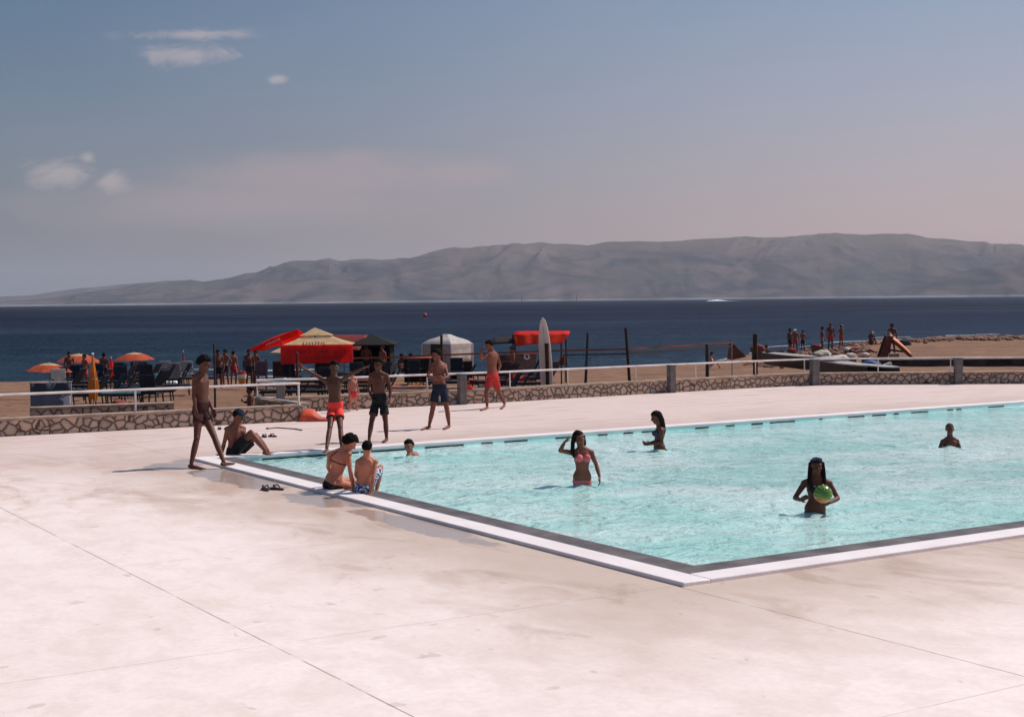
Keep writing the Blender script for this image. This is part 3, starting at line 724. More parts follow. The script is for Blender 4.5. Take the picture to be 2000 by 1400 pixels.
def make_hand(mb, wr, tip, nrm, s):
    d = (tip - wr); L_ = .18 * s; t = d.normalized() if d.length > 1e-4 else Vector((0, 0, -1))
    n = nrm - t * nrm.dot(t)
    if n.length < 1e-3: n = t.orthogonal()
    n.normalize(); lat = t.cross(n)
    mb.tube([wr - t * .02 * s, wr + t * .01 * s, wr + t * .05 * s, wr + t * .085 * s, wr + t * .10 * s], [(.024 * s, .020 * s), (.027 * s, .019 * s), (.040 * s, .017 * s), (.041 * s, .014 * s), (.035 * s, .010 * s)], 10, lat=lat)
    for k_, (o, L2, c) in enumerate(((-.031, .070, .05), (-.0105, .080, .0), (.0105, .075, -.03), (.031, .060, -.10))):
        b0 = wr + (t * .085 + lat * o) * s; d1 = (t + lat * c * -.6 + n * .18).normalized(); k1 = b0 + d1 * L2 * .55 * s
        d2 = (t + lat * c * -.6 + n * .75).normalized(); k2 = k1 + d2 * L2 * .50 * s
        mb.tube([b0, k1, k2, k2 + d2 * .004 * s], [.0090 * s, .0085 * s, .0072 * s, .004 * s], 7)
    b0 = wr + (t * .025 - lat * .030) * s; k1 = b0 + (t * .75 - lat * .62 + n * .25).normalized() * .042 * s; k2 = k1 + (t * .9 - lat * .2 + n * .35).normalized() * .032 * s
    mb.tube([b0, k1, k2, k2 + t * .004 * s], [.013 * s, .0105 * s, .0085 * s, .005 * s], 7)

def make_foot(mb, an, toe, s, heel_drop=.075):
    d = toe - an; h = Vector((d.x, d.y, 0))
    hd = h.normalized() if h.length > 1e-4 else Vector((0, -1, 0))
    dn = d - hd * 0
    sole_t = toe
    lat = hd.cross(Vector((0, 0, 1)))
    heel = an - hd * .045 * s; heel.z = an.z - .045 * s
    fl = (sole_t - heel); t = fl.normalized()
    mb.tube([heel - t * .02 * s, heel, heel + fl * .3, heel + fl * .62, heel + fl * .84, heel + fl * .93], [(.018 * s, .016 * s), (.030 * s, .032 * s), (.031 * s, .034 * s), (.040 * s, .023 * s), (.043 * s, .015 * s), (.036 * s, .010 * s)], 10, lat=lat)
    for k_ in range(5):
        o = (-.032 + .016 * k_) * s; r = (.011 if k_ == 0 else .0085 - .0006 * k_) * s; e_ = heel + fl * (.93 - .02 * k_) + lat * o
        mb.tube([e_ - t * .03 * s, e_, e_ + t * .022 * s, e_ + t * .028 * s], [r, r, r * .9, r * .4], 6)
    mb.limb(an, heel + fl * .12, [.034 * s, .033 * s], 8)

def remeshed(mb, name, voxel, smooth_it=4):
    me = mb.mesh('tmp_' + name); o = bpy.data.objects.new('tmp', me); COL.objects.link(o)
    r = o.modifiers.new('r', 'REMESH'); r.mode = 'VOXEL'; r.voxel_size = voxel; r.use_smooth_shade = True
    s_ = o.modifiers.new('s', 'SMOOTH'); s_.factor = .5; s_.iterations = smooth_it
    dg = bpy.context.evaluated_depsgraph_get(); dg.update()
    out = bpy.data.meshes.new_from_object(o.evaluated_get(dg), depsgraph=dg)
    bpy.data.objects.remove(o); bpy.data.meshes.remove(me); out.name = name
    return out

def seg_dist(V, a, b):
    a = np.array(a); b = np.array(b); d = b - a; t = np.clip(((V - a) @ d) / max(1e-9, d @ d), 0, 1)
    return np.linalg.norm(V - (a + t[:, None] * d), axis=1), t

def shell(me, mask, off, name, material, parent, base, thick=.004):
    nv = len(me.vertices); V = np.empty(nv * 3); me.vertices.foreach_get('co', V); V = V.reshape(-1, 3)
    Nn = np.empty(nv * 3); me.vertices.foreach_get('normal', Nn); Nn = Nn.reshape(-1, 3)
    offv = off if isinstance(off, np.ndarray) else np.full(nv, off)
    used = {}; vs = []; fs = []
    W_ = V + Nn * offv[:, None]
    for p in me.polygons:
        vi = list(p.vertices)
        if all(mask[i] for i in vi):
            f = []
            for i in vi:
                if i not in used: used[i] = len(vs); vs.append(tuple(W_[i] - base))
                f.append(used[i])
            fs.append(f)
    if not fs: return None
    par = list(range(len(vs)))                            # keep one connected piece
    def root_(i):
        while par[i] != i: par[i] = par[par[i]]; i = par[i]
        return i
    for f in fs:
        r0 = root_(f[0])
        for i in f[1:]: par[root_(i)] = r0
    cnt = {}
    for f in fs: r0 = root_(f[0]); cnt[r0] = cnt.get(r0, 0) + 1
    best = max(cnt, key=cnt.get)
    fs = [f for f in fs if root_(f[0]) == best]
    keep = sorted({i for f in fs for i in f}); idx = {k: n for n, k in enumerate(keep)}; vs = [vs[i] for i in keep]; fs = [[idx[i] for i in f] for f in fs]
    m2 = bpy.data.meshes.new(name); m2.from_pydata(vs, [], fs); m2.materials.append(material)
    for p in m2.polygons: p.use_smooth = True
    o = bpy.data.objects.new(name, m2); COL.objects.link(o); o.parent = parent
    sm_ = o.modifiers.new('smooth', 'SMOOTH'); sm_.factor = .5; sm_.iterations = 3
    so = o.modifiers.new('solid', 'SOLIDIFY'); so.thickness = thick + float(np.mean(offv)) * .6; so.offset = -1
    return o

def person(label, base, J, skin='tan', s=1.0, hair='black', hairstyle='short', face=(0, -1, 0), front=(0, -1, 0), sex='m', wear=(), voxel=.0075, slim=1.0, group=None, eyes=True, headtilt=None, hands=True):
    """J: joints in world space. keys: head neck pelvis sL sR eL eR wL wR hL hR pL pR kL kR aL aR tL tR"""
    J = {k: Vector(v) for k, v in J.items()}; face = Vector(face).normalized(); front = Vector(front).normalized()
    base = Vector(base); w_ = s * slim
    root = thing('person', base, label, 'person', group)
    mb = MB()
    N_, Pv = J['neck'], J['pelvis']; sp_ = N_ - Pv; L_ = sp_.length; up = sp_.normalized()
    latS = (J['sR'] - J['sL']).normalized(); latH = (J['pR'] - J['pL']).normalized() if (J['pR'] - J['pL']).length > .01 else latS
    fr_ = front - up * front.dot(up); fr_.normalize()
    bend = J.get('bend', Vector((0, 0, 0)))
    shw = (J['sR'] - J['sL']).length / 2
    m_ = sex == 'm'
    prof = [(-.20, .10, .085), (-.10, .150, .108), (0, .163, .112), (.10, .158, .106), (.30, .130 if m_ else .112, .094 if m_ else .088), (.42, .130 if m_ else .115, .094 if m_ else .088), (.58, .146 if m_ else .134, .108 if m_ else .100), (.76, .162 if m_ else .146, .115 if m_ else .106), (.90, .150 if m_ else .135, .090), (.985, .085, .066), (1.03, .055, .055)]
    pts, rr, lt = [], [], []
    for t, a, d in prof:
        c = Pv + sp_ * t + bend * (4 * max(0, t) * (1 - min(1, max(0, t)))) + fr_ * (.012 * s * math.sin(t * 5))
        pts.append(c); rr.append((a * w_, d * w_)); lt.append(latH.lerp(latS, min(1, max(0, t))))
    mb.tube(pts, rr, 20, lat=lt, power=2.35)
    # chest, back and seat
    if m_:
        for sg in (-1, 1): mb.ell(Pv + sp_ * .78 + latS * sg * .065 * w_ + fr_ * .062 * w_, (latS * .072 * w_, fr_ * .04 * w_, up * .055 * w_))
    else:
        for sg in (-1, 1): mb.ell(Pv + sp_ * .70 + latS * sg * .068 * w_ + fr_ * .085 * w_, (latS * .062 * w_, fr_ * .062 * w_, up * .062 * w_))
    for sg in (-1, 1):
        mb.ell(Pv + sp_ * .80 + latS * sg * .075 * w_ - fr_ * .065 * w_, (latS * .06 * w_, fr_ * .04 * w_, up * .085 * w_))
        mb.ell(Pv - up * .07 * s + latH * sg * .078 * w_ - fr_ * .055 * w_, (latH * .078 * w_, fr_ * .075 * w_, up * .082 * w_))
    # neck
    hd_ = J['head']; hu = (hd_ - N_).normalized() if headtilt is None else Vector(headtilt).normalized()
    sk_ = (s if s > .8 else s * .5 + .4) * 1.10
    fx = face - hu * face.dot(hu); fx.normalize(); fl = fx.cross(hu)
    mb.limb(N_ - up * .03 * s, hd_ - hu * .05 * sk_ - fx * .015 * sk_, [.070 * w_, .062 * w_, .060 * w_], 14)
    for S in ('sL', 'sR'):
        mb.limb(N_ + up * .012 * s, J[S] + (N_ - J[S]) * .10, [.060 * w_, .058 * w_, .054 * w_], 12)
        mb.ell(J[S], (latS * .056 * w_, fr_ * .056 * w_, up * .06 * w_))
    # arms
    for q in 'LR':
        mb.limb(J['s' + q], J['e' + q], [r * w_ for r in seg_profile('uarm', s)])
        mb.limb(J['e' + q], J['w' + q], [r * w_ for r in seg_profile('farm', s)])
        if hands:
            inn_ = (Pv + sp_ * .3) - J['w' + q]
            make_hand(mb, J['w' + q], J['h' + q], inn_ if inn_.length > .05 else fr_, s)
        mb.limb(J['p' + q] + (Pv - J['p' + q]) * .1, J['k' + q], [r * w_ for r in seg_profile('thigh', s)], 14)
        mb.ell(J['k' + q], (latH * .055 * w_, fr_ * .057 * w_, up * .058 * w_))
        mb.limb(J['k' + q], J['a' + q], [r * w_ for r in seg_profile('shin', s)], 12)
        calf = J['k' + q].lerp(J['a' + q], .3); back_ = -fr_
        mb.ell(calf + back_ * .018 * w_, (latH * .046 * w_, fr_ * .045 * w_, (J['a' + q] - J['k' + q]) * .24))
        make_foot(mb, J['a' + q], J['t' + q], s)
    # head with a face
    k_ = sk_
    mb.ell(hd_ + hu * .022 * k_ - fx * .012 * k_, (fl * .075 * k_, fx * .094 * k_, hu * .088 * k_), nu=20, nv=14)
    mb.ell(hd_ - hu * .045 * k_ + fx * .022 * k_, (fl * .056 * k_, fx * .066 * k_, hu * .066 * k_), nu=16, nv=10)
    mb.ell(hd_ - hu * .096 * k_ + fx * .060 * k_, (fl * .026 * k_, fx * .022 * k_, hu * .020 * k_))           # chin
    mb.limb(hd_ + hu * .012 * k_ + fx * .083 * k_, hd_ - hu * .030 * k_ + fx * .104 * k_, [.008 * k_, .011 * k_, .014 * k_], 8)   # nose
    for sg in (-1, 1):
        mb.ell(hd_ + hu * .026 * k_ + fx * .076 * k_ + fl * sg * .030 * k_, (fl * .026 * k_, fx * .012 * k_, hu * .009 * k_))   # brow
        mb.ell(hd_ - hu * .028 * k_ + fx * .058 * k_ + fl * sg * .040 * k_, (fl * .022 * k_, fx * .022 * k_, hu * .020 * k_))   # cheek
        mb.ell(hd_ - hu * .010 * k_ - fx * .005 * k_ + fl * sg * .077 * k_, (fl * .010 * k_, fx * .018 * k_, hu * .030 * k_))   # ear
    mb.ell(hd_ - hu * .062 * k_ + fx * .082 * k_, (fl * .024 * k_, fx * .010 * k_, hu * .006 * k_))
    mb.ell(hd_ - hu * .074 * k_ + fx * .079 * k_, (fl * .020 * k_, fx * .010 * k_, hu * .007 * k_))
    me = remeshed(mb, 'body', voxel * (1 if s > .8 else .9))
    V = np.empty(len(me.vertices) * 3); me.vertices.foreach_get('co', V); V = V.reshape(-1, 3)
    nb_ = np.array(base)
    # ---- clothes cut from the evaluated body (world coordinates)
    up_, lat_, frn = np.array(up), np.array(latS), np.array(fr_)
    dists = {}
    for nm, a, b in [('torso', Pv - up * .12 * s, N_)] + [(k1 + q, J[c1 + q], J[c2 + q]) for q in 'LR' for k1, c1, c2 in (('thigh', 'p', 'k'), ('shin', 'k', 'a'), ('uarm', 's', 'e'), ('farm', 'e', 'w'))]:
        dists[nm] = seg_dist(V, a, b)
    rad = {'torso': .15, 'thighL': .08, 'thighR': .08, 'shinL': .05, 'shinR': .05, 'uarmL': .042, 'uarmR': .042, 'farmL': .032, 'farmR': .032}
    names = list(dists); Dm = np.stack([dists[n][0] / (rad[n] * w_) for n in names]); near_ = np.argmin(Dm, 0)
    isarm = np.isin(near_, [names.index(n) for n in ('uarmL', 'uarmR', 'farmL', 'farmR')])
    tt = ((V - np.array(Pv)) @ up_) / L_                 # 0 pelvis .. 1 neck
    lx = ((V - np.array(Pv)) @ lat_) / w_; fy = ((V - np.array(Pv)) @ frn) / w_
    tors = (near_ == names.index('torso'))
    thL, thR = near_ == names.index('thighL'), near_ == names.index('thighR'); tL_, tR_ = dists['thighL'][1], dists['thighR'][1]
    shL_, shR_ = near_ == names.index('shinL'), near_ == names.index('shinR')
    notHead = np.linalg.norm(V - np.array(hd_), axis=1) > .13 * k_
    for wn, ops, mt in wear:
        if wn == 'shorts':
            ln = ops.get('len', .5); hi_ = ops.get('top', .16); flare = ops.get('flare', .015)
            mask = (tors & (tt < hi_)) | (thL & (tL_ < ln)) | (thR & (tR_ < ln))
            off = np.full(len(V), .008); off[thL] = .008 + flare * tL_[thL] / ln; off[thR] = .008 + flare * tR_[thR] / ln
            shell(me, mask, off, 'swim_shorts', mt, root, nb_, .006)
        elif wn == 'bikini_bottom':
            crot = tt < .06; hipcut = .06 - np.abs(lx) * .9
            mask = (tors | thL | thR) & (tt < -.06) & (tt > -.36) & (((thL | thR) & (np.minimum(np.where(thL, tL_, 9), np.where(thR, tR_, 9)) < .16)) | tors) & (np.abs(lx) < (.22 + np.minimum(0, tt) * .35))
            shell(me, mask, .004, 'bikini_bottom', mt, root, nb_, .003)
        elif wn == 'bikini_top':
            c1 = np.array(Pv + sp_ * .70 + latS * -.068 * w_ + fr_ * .10 * w_); c2 = np.array(Pv + sp_ * .70 + latS * .068 * w_ + fr_ * .10 * w_)
            cups = (np.linalg.norm(V - c1, axis=1) < .072 * w_) | (np.linalg.norm(V - c2, axis=1) < .072 * w_)
            bandm = tors & (np.abs(tt - .62) < .022 * ops.get('band', 1))
            if ops.get('crossback'):
                strap = tors & (fy < 0) & (tt >= .60) & (tt < .97) & ((np.abs((tt - .62) * .40 - (lx + .05)) < .014) | (np.abs((tt - .62) * .40 + (lx - .05) * 1) < .0))
            else:
                strap = tors & (tt >= .62) & (tt < 1.0) & (np.abs(np.abs(lx) - (.075 - .02 * (tt - .62))) < .010) & (fy > 0)
            shell(me, (cups | bandm | strap) & ~isarm & notHead, .004, 'bikini_top', mt, root, nb_, .003)
    V2 = V - nb_; me.vertices.foreach_set('co', V2.ravel()); me.update()
    me.materials.clear(); me.materials.append(SK[skin])
    ob = bpy.data.objects.new('body', me); COL.objects.link(ob); ob.parent = root
    # ---- hair
    hm_ = HAIR[hair]; hb = MB(); rs = random.Random(int(abs(base.x) * 977 + base.y * 31))
    puff = {'short': 1.16, 'curly': 1.27, 'long': 1.12, 'bun': 1.13, 'bob': 1.22, 'crop': 1.08}.get(hairstyle, 1.1)
    sd_ = rs.random() * 50
    lowb = {'short': -.66, 'crop': -.62, 'curly': -.55, 'bun': -.5, 'long': -.8, 'bob': -.8}[hairstyle]
    def hf(d):                                            # d in (lateral, face, up) unit space
        fl_ = d.y
        line = .38 if fl_ > .45 else (.38 + (lowb - .38) * min(1, (.45 - fl_) / .75))
        n_ = noise.noise(Vector((d.x * 3 + sd_, d.y * 3, d.z * 3))) * (.16 if hairstyle in ('curly', 'bob', 'bun') else .09) + noise.noise(Vector((d.x * 9 + sd_, d.y * 9, d.z * 9))) * .06
        soft_ = .12 if hairstyle in ('bob', 'long', 'curly') else .42
        k2 = max(0, min(1, (d.z - line) / soft_)); k2 = k2 * k2 * (3 - 2 * k2)
        return .90 + (puff + n_ - .90) * (.25 + .75 * k2) + (0 if k2 > 0 else 0) if d.z > line else .86
    hb.ell(hd_ + hu * .020 * k_ - fx * .010 * k_, (fl * .079 * k_, fx * .098 * k_, hu * .093 * k_), nu=32, nv=24, fn=hf)
    if hairstyle == 'bun': hb.ell(hd_ + hu * .02 * k_ - fx * .115 * k_, (fl * .05 * k_, fx * .045 * k_, hu * .045 * k_), nu=14, nv=10, fn=lambda d: 1 + .12 * noise.noise(d * 4))
    if hairstyle == 'long':
        for L2 in J_long.get(id(J_long), []) if False else []: pass
    extra = [w for w in wear if w[0] == 'locks']
    for _, ops, _m in extra:                              # strands hanging as tapered bundles
        for path, r0, r1 in ops['paths']:
            for q in range(7):
                o = Vector((rs.uniform(-1, 1), rs.uniform(-1, 1), 0)) * r0 * .55; n_ = len(path)
                hb.tube([Vector(p) + o * (1 - .5 * i / n_) + Vector((0, 0, rs.uniform(-.004, .004))) for i, p in enumerate(path)], [(r0 + (r1 - r0) * i / (n_ - 1)) * .62 for i in range(n_)], 7)
    hb.build('hair', hm_, root)
    for wn, ops, mt in wear:
        if wn == 'cap':
            cb = MB(); cb.ell(hd_ + hu * .036 * k_ - fx * .008 * k_, (fl * .087 * k_, fx * .106 * k_, hu * .088 * k_), nu=24, nv=16, fn=lambda d: 1.0 if d.z > -.1 else .7)
            c_ = cb.build('cap', mt, root)
            cb = MB(); ctr = hd_ + hu * .035 * k_ + fx * .12 * k_
            cb.tube([ctr - fx * .04 * k_, ctr, ctr + fx * .035 * k_ - hu * .012 * k_, ctr + fx * .05 * k_ - hu * .02 * k_], [(.070 * k_, .006), (.068 * k_, .006), (.05 * k_, .005), (.02 * k_, .004)], 12, lat=fl); cb.build('cap_brim', mt, c_)
        elif wn == 'necklace':
            cb = MB(); ring = []
            for i in range(25):
                a = 2 * PI * i / 24; ring.append(N_ + up * .005 + fl * math.cos(a) * .075 * w_ + fx * math.sin(a) * .080 * w_ - hu * (.012 + .022 * math.sin(a)) * s)
            cb.tube(ring, .0055 * s, 6, cap=False); cb.build('necklace', mt, root)
        elif wn == 'sunglasses':
            cb = MB()
            for sg in (-1, 1): cb.ell(hd_ + hu * .100 * k_ + fx * .052 * k_ + fl * sg * .034 * k_, (fl * .032 * k_, fx * .012 * k_ + hu * .006, hu * .020 * k_))
            cb.limb(hd_ + hu * .102 * k_ + fx * .056 * k_ - fl * .01, hd_ + hu * .102 * k_ + fx * .056 * k_ + fl * .01, [.004, .004], 6); 
            for sg in (-1, 1): cb.limb(hd_ + hu * .096 * k_ + fx * .05 * k_ + fl * sg * .066 * k_, hd_ + hu * .03 * k_ - fx * .03 * k_ + fl * sg * .086 * k_, [.004, .004], 6)
            cb.build('sunglasses', mt, root)
    if eyes:
        for sg in (-1, 1):
            eb = MB(); eb.sph(hd_ + hu * .006 * k_ + fx * .077 * k_ + fl * sg * .029 * k_, .0085 * k_, nu=10, nv=8); eb.build('eye', mat('eye_dark', (.03, .02, .015), .15), root)
    return root

def grow(J, D0, sc, **px):
    for k_, v in px.items(): J[k_] = at(v[0], v[1], D0 + (v[2] if len(v) > 2 else 0))
    return J
def px_person(label, D0, pts, ground_z=None, base=None, drop=None, feet=None, **kw):
    J = {k_: at(v[0], v[1], D0 + (v[2] if len(v) > 2 else 0)) for k_, v in pts.items()}
    if feet:                                               # ankles and toes touch the level they stand on
        for q in 'LR':
            zl = feet[q]; sc = kw.get('s', 1)
            a_, t_ = pts['a' + q], pts['t' + q]; J['t' + q] = gp(t_[0], t_[1], zl + .016); J['a' + q] = gp(a_[0], a_[1], zl + .085 * sc)
            J['k' + q] = at(pts['k' + q][0], pts['k' + q][1], (J['a' + q].y + J['p' + q].y) / 2 - .03)
    if drop is not None:                                   # legs standing on the pool floor
        zf = drop.get('z', BZ); dx = drop.get('dx', 0); bend_ = drop.get('bend', 0)
        for q, sg in (('L', -1), ('R', 1)):
            p_ = J['p' + q]; H_ = p_.z - (zf + .08)
            J['k' + q] = p_ + Vector((sg * .02 + dx * .5, -.03 - bend_, -H_ * .5)); J['a' + q] = Vector((p_.x + sg * .03 + dx, p_.y + .02, zf + .08)); J['t' + q] = Vector((p_.x + sg * .06 + dx, p_.y - .16, zf + .02))
    b0 = base if base is not None else Vector((J['pelvis'].x, J['pelvis'].y, ground_z or 0))
    hts = (J['head'] - J['neck']).length
    return person(label, b0, J, **kw)

cl_maroon = mat('cloth_maroon', (.045, .012, .014), .8, vscale=4); cl_black = mat('cloth_black', (.012, .012, .014), .8); cl_navy = mat('cloth_navy', (.016, .022, .045), .8)
cl_red = mat('cloth_red', (.90, .050, .042), .75, var=.1); cl_red2 = mat('cloth_brick_red', (.52, .040, .036), .75, var=.1); cl_pink = mat('bikini_pink', (.72, .15, .17), .7); cl_blk_b = mat('bikini_black', (.018, .016, .018), .7)
cl_blueb = mat('bikini_blue', (.03, .05, .10), .7); cl_white = mat('white_beads', (.85, .84, .82), .4); cl_sung = mat('sunglasses_blue', (.02, .05, .22), .12, coat=.5)
# patterned board shorts
cl_pat, g, b = newmat('cloth_blue_white_pattern')
tc = g.n('ShaderNodeTexCoord'); n_ = g.noise(tc.outputs['Object'], 17, 2, .5, 1.5)
g.L.new(g.mix(g.step(n_, .53, .57), (.035, .055, .14), (.62, .66, .74)), b.inputs['Base Color']); b.inputs['Roughness'].default_value = .8

# 1 tall walker on the left
D = 24.75
px_person('tall thin teenager in dark maroon shorts walking right along the pool corner', D, dict(
    head=(399, 710.5), neck=(393.5, 731), pelvis=(392, 797), sL=(380.5, 738, -.10), sR=(401, 736, .12), eL=(378.5, 771, -.14), wL=(382, 799, -.22), hL=(385, 813, -.26),
    eR=(404, 772, .16), wR=(415, 800, .02), hR=(423, 815, -.04), pL=(388, 803, -.04), pR=(397, 803, .08), kL=(384.5, 856, -.1), aL=(373.5, 905, -.25), tL=(399, 915, -.38),
    kR=(418.5, 853, .10), aR=(436.5, 900, .22), tR=(459, 904.5, .12)), skin='dark', s=1.04, slim=.94, hairstyle='curly', face=(.92, -.30, -.28), front=(.8, -.6, 0), headtilt=(.25, 0, 1),
    feet=dict(L=0, R=.042), base=gp(400, 912), wear=[('shorts', dict(len=.42, top=.20, flare=.012), cl_maroon)])

# 2 boy with cap sitting on the far corner of the coping
D = 26.3
px_person('boy in a dark cap sitting with raised knees on the far pool corner', D, dict(
    head=(466, 813), neck=(459.5, 831), pelvis=(456, 884), sL=(445, 838.5, -.12), sR=(474, 837.5, .10), eL=(438, 864, -.10), wL=(432, 888, .02), hL=(421, 893.5, .05),
    eR=(480, 858, .02), wR=(497, 848, -.12), hR=(508, 852, -.18), pL=(455, 886, -.12), pR=(465, 885, .10), kL=(490, 845, -.20), aL=(518, 879.5, -.24), tL=(531, 888, -.32),
    kR=(500, 851, .14), aR=(523, 880, .06), tR=(537, 886, -.02)), skin='tan', s=.97, slim=1.06, hairstyle='short', face=(.96, -.25, -.15), front=(.85, -.5, 0),
    base=gp(460, 891, .04), wear=[('shorts', dict(len=.72, top=.20, flare=.030), cl_black), ('cap', {}, cl_navy)])

# 3 boy with red shorts, arms spread
D = 27.15
px_person('boy in bright red shorts standing on the coping with both arms spread wide', D, dict(
    head=(652.5, 717.5), neck=(651.5, 737), pelvis=(655, 791), sL=(635.5, 744, .05), sR=(666, 743, -.03), eL=(611, 729.5, .10), wL=(590.5, 718.5, .05), hL=(581, 708, 0),
    eR=(689, 729, 0), wR=(708, 719.5, -.10), hR=(718, 715, -.14), pL=(648, 800, .02), pR=(662, 800, -.02), kL=(644.2, 836, -.04), aL=(638.2, 873.5, .06), tL=(632.5, 883.5, -.10),
    kR=(664.8, 836, -.04), aR=(667.5, 872, .10), tR=(668, 883.5, -.08)), skin='dark', s=.97, slim=.92, hairstyle='short', face=(.25, -.95, -.1), front=(.15, -1, 0),
    feet=dict(L=.042, R=.042), base=gp(652, 880, .04), wear=[('shorts', dict(len=.46, top=.13, flare=.022), cl_red)])

# 4 small child by the wall between them
D = 36.6
px_person('small fair child standing by the stone wall behind the boy in red shorts', D, dict(
    head=(687, 733), neck=(688, 744), pelvis=(689, 766), sL=(681.5, 748, 0), sR=(695, 747.5, 0), eL=(680, 759, -.05), wL=(684, 769, -.10), hL=(685, 775, -.1), eR=(699, 758, .02), wR=(701, 769, .0), hR=(702, 775, 0),
    pL=(686, 769, 0), pR=(692.5, 769, 0), kL=(685, 782, -.05), aL=(683, 797, 0), tL=(682, 801, -.1), kR=(694, 782, -.05), aR=(697, 796.5, 0), tR=(699, 800.5, -.1)), skin='rosy', s=.64, slim=.98, hair='light', hairstyle='short',
    face=(.6, -.8, 0), front=(.3, -.9, 0), feet=dict(L=0, R=0), base=gp(690, 800), wear=[('shorts', dict(len=.3, top=.12, flare=.004), cl_red2)], voxel=.008)

# 5 man in black knee shorts
D = 28.9
px_person('dark haired man in black shorts standing with legs apart behind the sitters', D, dict(
    head=(739, 711.5), neck=(738.5, 728), pelvis=(741, 779), sL=(724.5, 734, .06), sR=(755, 734, -.02), eL=(719.5, 757, .12), wL=(726, 776, -.02), hL=(732, 782, -.08),
    eR=(762.5, 757, -.02), wR=(761.5, 777, -.08), hR=(759.5, 790, -.12), pL=(733.5, 788, .03), pR=(749, 788, -.02), kL=(725.8, 823, .0), aL=(721, 856, .10), tL=(717.5, 864, -.03),
    kR=(753, 822, -.08), aR=(755, 854, -.05), tR=(747.5, 863.5, -.22)), skin='dark', s=.97, slim=.96, hairstyle='short', face=(-.5, -.85, 0), front=(-.15, -1, 0),
    feet=dict(L=0, R=0), base=gp(740, 862), wear=[('shorts', dict(len=.62, top=.22, flare=.020), cl_black)])

# 6 man in navy shorts
D = 31.6
px_person('tanned man in long navy shorts with folded arms standing on the deck', D, dict(
    head=(852.5, 692.5), neck=(855.5, 708), pelvis=(858.5, 756), sL=(842.5, 714.5, -.02), sR=(868.5, 714.5, .05), eL=(835.5, 735, -.18), wL=(851, 738.5, -.30), hL=(862, 736, -.30),
    eR=(874.5, 736, -.12), wR=(859, 741, -.28), hR=(848, 740, -.30), pL=(851, 762, .0), pR=(866, 762, .03), kL=(845, 799, -.02), aL=(838.5, 829.5, .04), tL=(822, 839, -.06),
    kR=(873, 798.5, .0), aR=(877, 828.5, .06), tR=(865.5, 838, -.05)), skin='tan', s=.98, slim=.98, hairstyle='short', face=(-.92, -.35, 0), front=(-.55, -.8, 0),
    feet=dict(L=0, R=0), base=gp(850, 836), wear=[('shorts', dict(len=.64, top=.14, flare=.024), cl_navy)])

# 7 man in brick red shorts walking left, hand raised
D = 37.1
px_person('man in brick red shorts striding left with a hand raised to his face', D, dict(
    head=(955.5, 674), neck=(960, 686.5), pelvis=(962, 733), sL=(952, 693, -.08), sR=(970, 693, .10), eL=(939.5, 701, -.22), wL=(939, 686.5, -.30), hL=(943.5, 678, -.30),
    eR=(977, 713, .16), wR=(970.5, 729, .06), hR=(966, 738, 0), pL=(957, 738, -.05), pR=(966, 738, .08), kL=(949.5, 766, -.18), aL=(951.5, 792.5, -.06), tL=(938, 801.5, -.14),
    kR=(974, 766, .06), aR=(985.5, 788, .20), tR=(978, 798.5, .16)), skin='tan', s=.99, slim=1.0, hairstyle='short', face=(-.97, -.2, -.1), front=(-.8, -.55, 0),
    feet=dict(L=0, R=0), base=gp(957, 800), wear=[('shorts', dict(len=.66, top=.14, flare=.024), cl_red2)])

# 8 woman sitting on the coping
D = 21.2
px_person('woman in a black bikini sitting on the pool edge and bending to the right', D, dict(
    head=(683.5, 864), neck=(669, 881), pelvis=(651, 938), sL=(645.5, 887, .04), sR=(680, 889, -.10), eL=(641, 912, .22), wL=(652, 931, .34), hL=(660, 940, .36),
    eR=(684.5, 921, -.16), wR=(690, 950, -.10), hR=(694, 962.5, -.10), pL=(645, 945, .10), pR=(660, 946, -.04), kL=(688, 938, .36), aL=(702, 972, .62), tL=(706, 983, .72),
    kR=(699, 952, .20), aR=(712, 984, .46), tR=(718, 993, .52)), skin='fair', s=.97, slim=.97, sex='f', hair='black', hairstyle='bob', face=(.70, .25, -.62), front=(.60, .78, 0), headtilt=(.62, .1, .8),
    base=gp(652, 957.5, .04), wear=[('bikini_bottom', {}, cl_blk_b), ('bikini_top', dict(crossback=True, band=1.3), cl_blk_b)])

# 9 boy beside her
D = 20.8
px_person('boy in blue and white patterned shorts sitting on the coping with his back turned', D, dict(
    head=(717.5, 874), neck=(716.5, 893.5), pelvis=(711, 948), sL=(699.5, 902, .04), sR=(733, 903, -.02), eL=(695, 927, .22), wL=(708, 944, .38), hL=(716, 950, .42),
    eR=(729, 934, -.13), wR=(723.5, 959, -.16), hR=(722, 969, -.18), pL=(706, 953, .05), pR=(718, 953, .02), kL=(722, 917, .44), aL=(728, 958, .56), tL=(732, 965, .70),
    kR=(743, 913, .34), aR=(736, 955, .34), tR=(737, 964, .50)), skin='fair', s=.84, slim=.98, hairstyle='crop', face=(.25, .95, -.1), front=(.3, .95, 0),
    base=gp(714, 965, .04), wear=[('shorts', dict(len=.88, top=.06, flare=.012), cl_pat)])

# 10 swimmer's head
D = 26.5
px_person('dark haired swimmer with only head and one shoulder above the pool water', D, dict(
    head=(798.5, 871), neck=(801, 886.5), pelvis=(816, 930, .25), sL=(797, 895, -.10), sR=(815, 893.5, .05), eL=(789, 905, -.28), wL=(778, 905, -.40), hL=(770, 906, -.42),
    eR=(827, 902, 0), wR=(834, 905, -.15), hR=(838, 907, -.2), pL=(812, 934, .15), pR=(822, 934, .3)), drop=dict(), skin='mid', s=.96, hairstyle='short', face=(-.35, -.9, 0), front=(-.6, -.7, 0),
    base=gp(805, 893, WATER_Z), wear=[('shorts', dict(len=.4, top=.12), cl_navy)])

